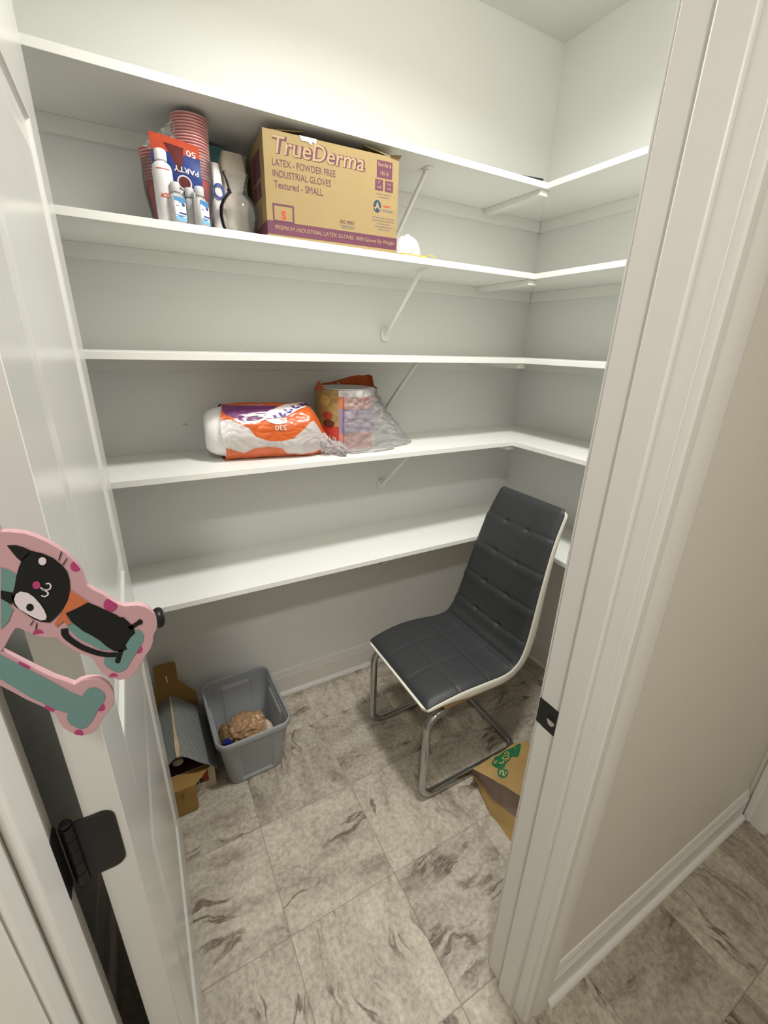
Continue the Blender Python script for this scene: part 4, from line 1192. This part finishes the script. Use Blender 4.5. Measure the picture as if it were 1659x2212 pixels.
obj('top_tab', MB().box((mc.x-.008,mc.y-.006,ZB+.0665), (mc.x+.008,mc.y+.002,ZB+.0715)), CLIP, mk, bevel=.0008)
YEL = mat('yellow_elastic', (.56,.40,.075), .6, var=.15, vs=60)
st1 = catmull([(.806,1.400,ZB+.004),(.812,1.372,ZB+.0075),(.835,1.360,ZB+.0072),(.862,1.3535,ZB+.0042),(.888,1.352,ZB+.0025),(.912,1.372,ZB+.0025),(.914,1.40,ZB+.004)], 40)
st2 = catmull([(.912,1.402,ZB+.004),(.924,1.395,ZB+.014),(.938,1.388,ZB+.018),(.952,1.380,ZB+.012),(.958,1.374,ZB+.0025)], 30)
obj('strap', MB().tube(st1, .0022, 8), YEL, mk); obj('strap', MB().tube(st2, .0018, 8), YEL, mk)
obj('strap_anchor', MB().box((.884,1.349,ZB+.0003), (.896,1.356,ZB+.0055)), mat('yellow_tab', (.60,.50,.03), .5), mk, bevel=.001)

# dark strip lying on the top shelf
m = MB().prism([(1.235,1.372),(1.368,1.3475),(1.376,1.352),(1.372,1.366),(1.245,1.385)], 'z', 2.1462, 2.1545)
tag(obj('plastic_strip', m, mat('black_plastic', (.018,.014,.022), .4), bevel=.001), 'thin black plastic strip lying on the corner of the topmost shelf', 'strip')

# ------------------------------------------------------------------ fourth shelf: bag of foam bowls
Z4 = 1.224
AX0, AX1 = Vector((.182,1.512,Z4+.0905)), Vector((.565,1.470,Z4+.083))
ad_ = (AX1-AX0).normalized(); au = Vector((0,0,1)); au = (au-ad_*au.dot(ad_)).normalized(); av = ad_.cross(au)
RM = Matrix((au, av, ad_)).transposed()       # local z along the stack axis
FOAM = mat('white_foam', (.80,.79,.76), .6, spec=.3, var=.02, vs=30, bump=.08, bs=400)
bw = thing('foam_bowl', 'outermost white foam bowl poking out of the left end of the orange bag', 'bowl', (0,0,0), group='white foam bowls', local=True)
obj('body', MB().lathe([(.0001,.000),(.048,.000),(.054,.002),(.066,.013),(.075,.031),(.0805,.055),(.0835,.057),(.0838,.059),(.0800,.059),(.0730,.034),(.064,.017),(.052,.005),(.0001,.004)], n=48), FOAM, bw, smooth=50)
rot = RM.to_4x4().to_euler()
for k in range(16):
    loc = AX0+ad_*(.0165*k)-au*.0005*k
    if k == 0: bw.location = loc; bw.rotation_euler = rot
    else: dup(bw, loc, rot, 'white foam bowl nested on its side inside the orange bag')
ob = thing('bowl_bag', 'torn orange and purple plastic bag around a sideways stack of foam bowls', 'bag', (.40,1.49,Z4))
OR1 = mat('orange_bag', (.56,.105,.02), .28, spec=.7, var=.28, vs=22)
PU1 = mat('purple_bag', (.15,.035,.13), .28, spec=.7, var=.2, vs=30)
WH1 = mat('white_bag_print', (.70,.66,.64), .3, spec=.6, var=.05)
IN1 = mat('violet_ink', (.075,.035,.22), .35, var=.15, vs=60)
CL1 = film('bowl_bag_clear', (.97,.89,.87), .52, .1, bump=.6, bs=40)
def bagpt(t, a, o_=0):
    # t 0..1 along axis from left to right, a angle: 0 = top, PI/2 = toward the camera, PI = bottom
    z = .052+.345*t
    R_ = .0865+.0035*t
    k = .0035+.004*nz(t*5, cos(a)*2.2, sin(a)*2.2, 3)+.0035*abs(nz(t*11, cos(a)*4.5, sin(a)*4.5, 5))
    R_ += k
    if t > .80: R_ *= 1-.62*((t-.80)/.20)**1.5
    if t < .05: R_ += .002*sin(a*5)
    p = AX0 + ad_*(z+.006*sin(a*3+1)*(1-t)) + (au*cos(a)-av*sin(a)*SGN)*(R_+o_)
    if t > .80: p.z -= .045*((t-.80)/.20)**1.4
    p.z = max(p.z, Z4+.0008+abs(o_)*.3); return p
SGN = 1 if av.y > 0 else -1
def lerp_tab(tab, t):
    if t <= tab[0][0]: return tab[0][1]
    for (a0, b0), (a1, b1) in zip(tab, tab[1:]):
        if t <= a1: return b0+(b1-b0)*(t-a0)/(a1-a0)
    return tab[-1][1]
WT = [(0,1.0),(.08,.98),(.24,1.31),(.29,1.60),(.40,1.77),(.52,1.79),(.63,1.70),(.75,1.34),(.84,1.0),(.95,1.18),(1,1.6)]
WB = [(0,2.0),(.05,2.08),(.16,2.30),(.22,2.12),(.27,2.02),(.40,2.0),(.52,2.10),(.58,2.42),(.72,2.46),(.85,2.40),(.95,2.1),(1,1.9)]
PB = [(0,.55),(.04,.80),(.20,1.08),(.33,1.02),(.45,.80),(.52,.55)]
def bagm(t, v):
    a = v*2*PI
    if a > 3.3: return 0
    if lerp_tab(WT, t) < a < lerp_tab(WB, t): return 3
    if t < .50:
        pb = lerp_tab(PB, t)
        if .30+.1*t < a < pb: return 1
        if t > .12 and pb <= a < pb+.09: return 2
    return 0
mm = MB().grid(lambda t, v: bagpt(t, v*2*PI), 260, 420, mi=bagm)
o = obj('printed_film', mm, [OR1, PU1, WH1, CL1], ob, smooth=50)
a = Ink(lambda u, v: bagpt(u, v, .0018))
def ribbon(pts, w_): a.line([tuple(p) for p in catmull([Vector(q) for q in pts], 40)], w_)
ribbon([(.20,.88),(.34,.80),(.46,.84),(.58,.62),(.72,.36),(.86,.22)], [.06+.18*min(1,k/14) for k in range(40)])
ribbon([(.44,1.0),(.50,1.12),(.56,1.08)], .12)
a.done('white_banner', WH1, ob)
a = Ink(lambda u, v: bagpt(u, v, .0034))
for pts, w_ in (([(.47,.86),(.49,.98)], .03), ([(.52,.75),(.55,.92),(.58,.78)], .028), ([(.57,.62),(.61,.76),(.64,.60)], .03), ([(.65,.44),(.68,.58),(.72,.47)], .03), ([(.75,.28),(.755,.46)], .04), ([(.80,.22),(.81,.38)], .04), ([(.30,.78),(.40,.80)], .02)):
    ribbon(pts, w_)
a.done('violet_lettering', IN1, ob)
a = Ink(lambda u, v: bagpt(.47+u, 1.40-v*1.0, .0022)); a.text('530', 0, 0, .105, .17, rot180=True, bold=.02); a.done('count_lettering', mat('pale_orange_ink', (.72,.52,.45), .4), ob)
a = Ink(lambda u, v: bagpt(.16+u, .34-v, .0016)); a.line([(0,-.04),(.04,.02),(.08,-.03),(.12,.02),(.17,-.02),(.22,.02)], .025); a.done('script_lettering', mat('lilac_ink', (.50,.38,.48), .4), ob)
# crumpled clear tail
L = []
for i in range(16):
    t = i/15; c = Vector((.545+.075*t, 1.446-.050*t, Z4+.045-.030*t)); r = .040-.012*t+.010*sin(t*9)
    L.append([Vector((c.x+.012*nz(k*.9,i*.8,0,2), c.y+r*cos(2*PI*k/36)*(1+.4*nz(k*.7,i*.6,1,4)), max(Z4+.001, c.z+r*.8*sin(2*PI*k/36)*(1+.45*nz(k*.8,i*.5,3,6))))) for k in range(36)])
o = obj('crumpled_tail', MB().loft(L, False, True), CLEAR2, ob, smooth=20); o['label'] = 'crumpled clear tail of the bag'

# ------------------------------------------------------------------ fourth shelf: stack of plates in printed wrap
pc = Vector((.684,1.520,0)); PR = .1095
PLW = mat('paper_white', (.80,.79,.77), .6, var=.02, vs=20)
pl_ = thing('paper_plate', 'white paper plate in the tall wrapped stack on the fourth shelf', 'plate', (pc.x,pc.y,Z4+.001), group='wrapped paper plates', local=True)
obj('body', MB().lathe([(.0001,.0),(.068,.0),(.078,.0022),(.090,.0105),(.104,.0125),(.1075,.0118),(.1078,.0128),(.104,.0140),(.089,.0122),(.077,.0040),(.067,.0018),(.0001,.0018)], n=56), PLW, pl_, smooth=45)
for k in range(1, 58): dup(pl_, (pc.x+.0004*sin(k*1.7), pc.y+.0004*cos(k*2.3), Z4+.001+.00365*k), label='topmost white paper plate of the wrapped stack, its rim showing' if k == 57 else None)
wr_ = thing('plate_wrap', 'printed plastic wrap with food pictures around the tall stack of paper plates', 'wrapper', (pc.x,pc.y,Z4))
WZ = .218
COLS = dict(food=mat('food_print', (.36,.24,.09), .4, spec=.5, var=.6, vs=55), red=mat('red_print_film', (.47,.045,.03), .35, spec=.6, var=.15, vs=30), orange=mat('orange_print_film', (.58,.19,.10), .35, spec=.6, var=.2, vs=40),
            violet=mat('violet_print_film', (.30,.22,.36), .35, spec=.6, var=.12, vs=30), pink=mat('pink_print_film', (.56,.20,.17), .35, spec=.6, var=.15, vs=40), white=mat('white_print_film', (.72,.68,.68), .35, spec=.6, var=.06))
def wrap(a, v, o_=0):
    z = Z4+.0015+WZ*v
    k = .0012*nz(cos(a)*6, sin(a)*6, v*5, 4)
    R_ = PR+.0012+k-.012*max(0,.06-v)/.06+o_
    return Vector((pc.x+R_*sin(a), pc.y-R_*cos(a), z))
def wrapm(u, v):
    a = (u-.5)*2*PI
    if a < -.62 and a > -2.2:
        return 0 if v > .34+.10*cos((a+1.0)*2) else 1
    if v > .90: return 5
    if v > .72: return 2
    if v > .33: return 3
    if v > .05: return 4 if a < .75 else 5
    return 5
mm = MB().grid(lambda u, v: wrap((u-.5)*2*PI, v), 121, 60, mi=wrapm)
obj('printed_wrap', mm, [COLS['food'], COLS['red'], COLS['orange'], COLS['violet'], COLS['pink'], COLS['white']], wr_, smooth=60)
dk = mat('grill_print', (.085,.028,.016), .45, var=.4, vs=60); yl = mat('bun_print', (.50,.33,.10), .45, var=.3, vs=50); rd = mat('tomato_print', (.36,.05,.03), .45, var=.3, vs=50)
for (u, v, ru, rv, m_) in ((-1.02,.60,.20,.055,rd), (-.98,.47,.22,.062,dk), (-1.10,.83,.20,.085,yl)):
    a = Ink(lambda p, q_: wrap(p, q_, .0022)); a.ell(u, v, ru, rv, 28).done('food_picture', m_, wr_)
a = Ink(lambda p, q_: wrap(p, q_, .0020)); a.text('6 in', -.98,.205,.26,.075, bold=.02); a.rect(-.92,.125,-.66,.135,6).rect(-.92,.10,-.70,.11,6); a.done('size_lettering', mat('cream_ink', (.68,.56,.50), .4), wr_)
# torn orange bag mouth standing up behind the plates
def mouth(u, v, o_=0):
    a = -2.5+5.0*u; a = PI+a*.78
    hgt = .008+.040*(.55+.45*sin(u*6.0+.6))*(1 if .04 < u < .96 else .3)
    R_ = PR+.004-.006*v+.004*nz(u*9,v*2,0,3)-o_
    return Vector((pc.x+R_*sin(a), pc.y-R_*cos(a), Z4+WZ-.004+hgt*v+.004*nz(u*14,v,1,2)*v))
obj('torn_mouth', MB().grid(mouth, 70, 8), OR1, wr_, smooth=50)
a = Ink(lambda u, v: mouth(u, v, .0022)); 
for q_ in (.44,.50,.56,.62,.68): a.line([(q_,.30),(q_+.012,.62),(q_+.022,.34),(q_+.030,.60)], [.008]*4)
a.done('script_lettering', WHITEI, wr_)
# clear overwrap hanging off to the right
dr = thing('plastic_bag', 'clear crinkled plastic bag draped over the right of the wrapped plates', 'bag', (.86,1.47,Z4))
def drape(u, v):
    # u around (front -> right -> back), v from top rim down and out to the right
    a = -.45+3.0*u
    R_ = PR+.005+.018*v*sin(u*PI)
    out_ = max(0, v-.10)**1.25
    ex = .185*out_*max(0, sin(min(a,PI)))**1.2*(1 if a > 0 else 0)
    x = pc.x+R_*sin(a)+ex; y = pc.y-R_*cos(a)*(1-.28*out_*(a > .6))
    z = Z4+WZ+.006-(WZ+.004)*v
    k = .0065*nz(u*14,v*11,0,4)+.0075*abs(nz(u*8,v*6,2,6))+.004*abs(nz(u*26,v*22,2,9))
    n_ = Vector((sin(a),-cos(a),0)); p = Vector((x,y,z))+n_*(abs(k)+.002)
    p.y = min(p.y, YB-.020); p.z = max(p.z+.004*nz(u*16,v*16,5,1), Z4+.0012); return p
obj('crinkled_film', MB().grid(drape, 110, 90), film('drape_film', (.95,.93,.93), .20, .07, bump=1.0, bs=45), dr, smooth=22)
# tiny yellow fleck on the wall
P = [(.134,1.6745,1.3155),(.143,1.671,1.3165),(.149,1.6715,1.3115)]
tag(obj('wire_scrap', MB().tube(P, .0013, 6), YEL), 'tiny yellow wire scrap stuck to the wall left of the orange bag', 'wire')
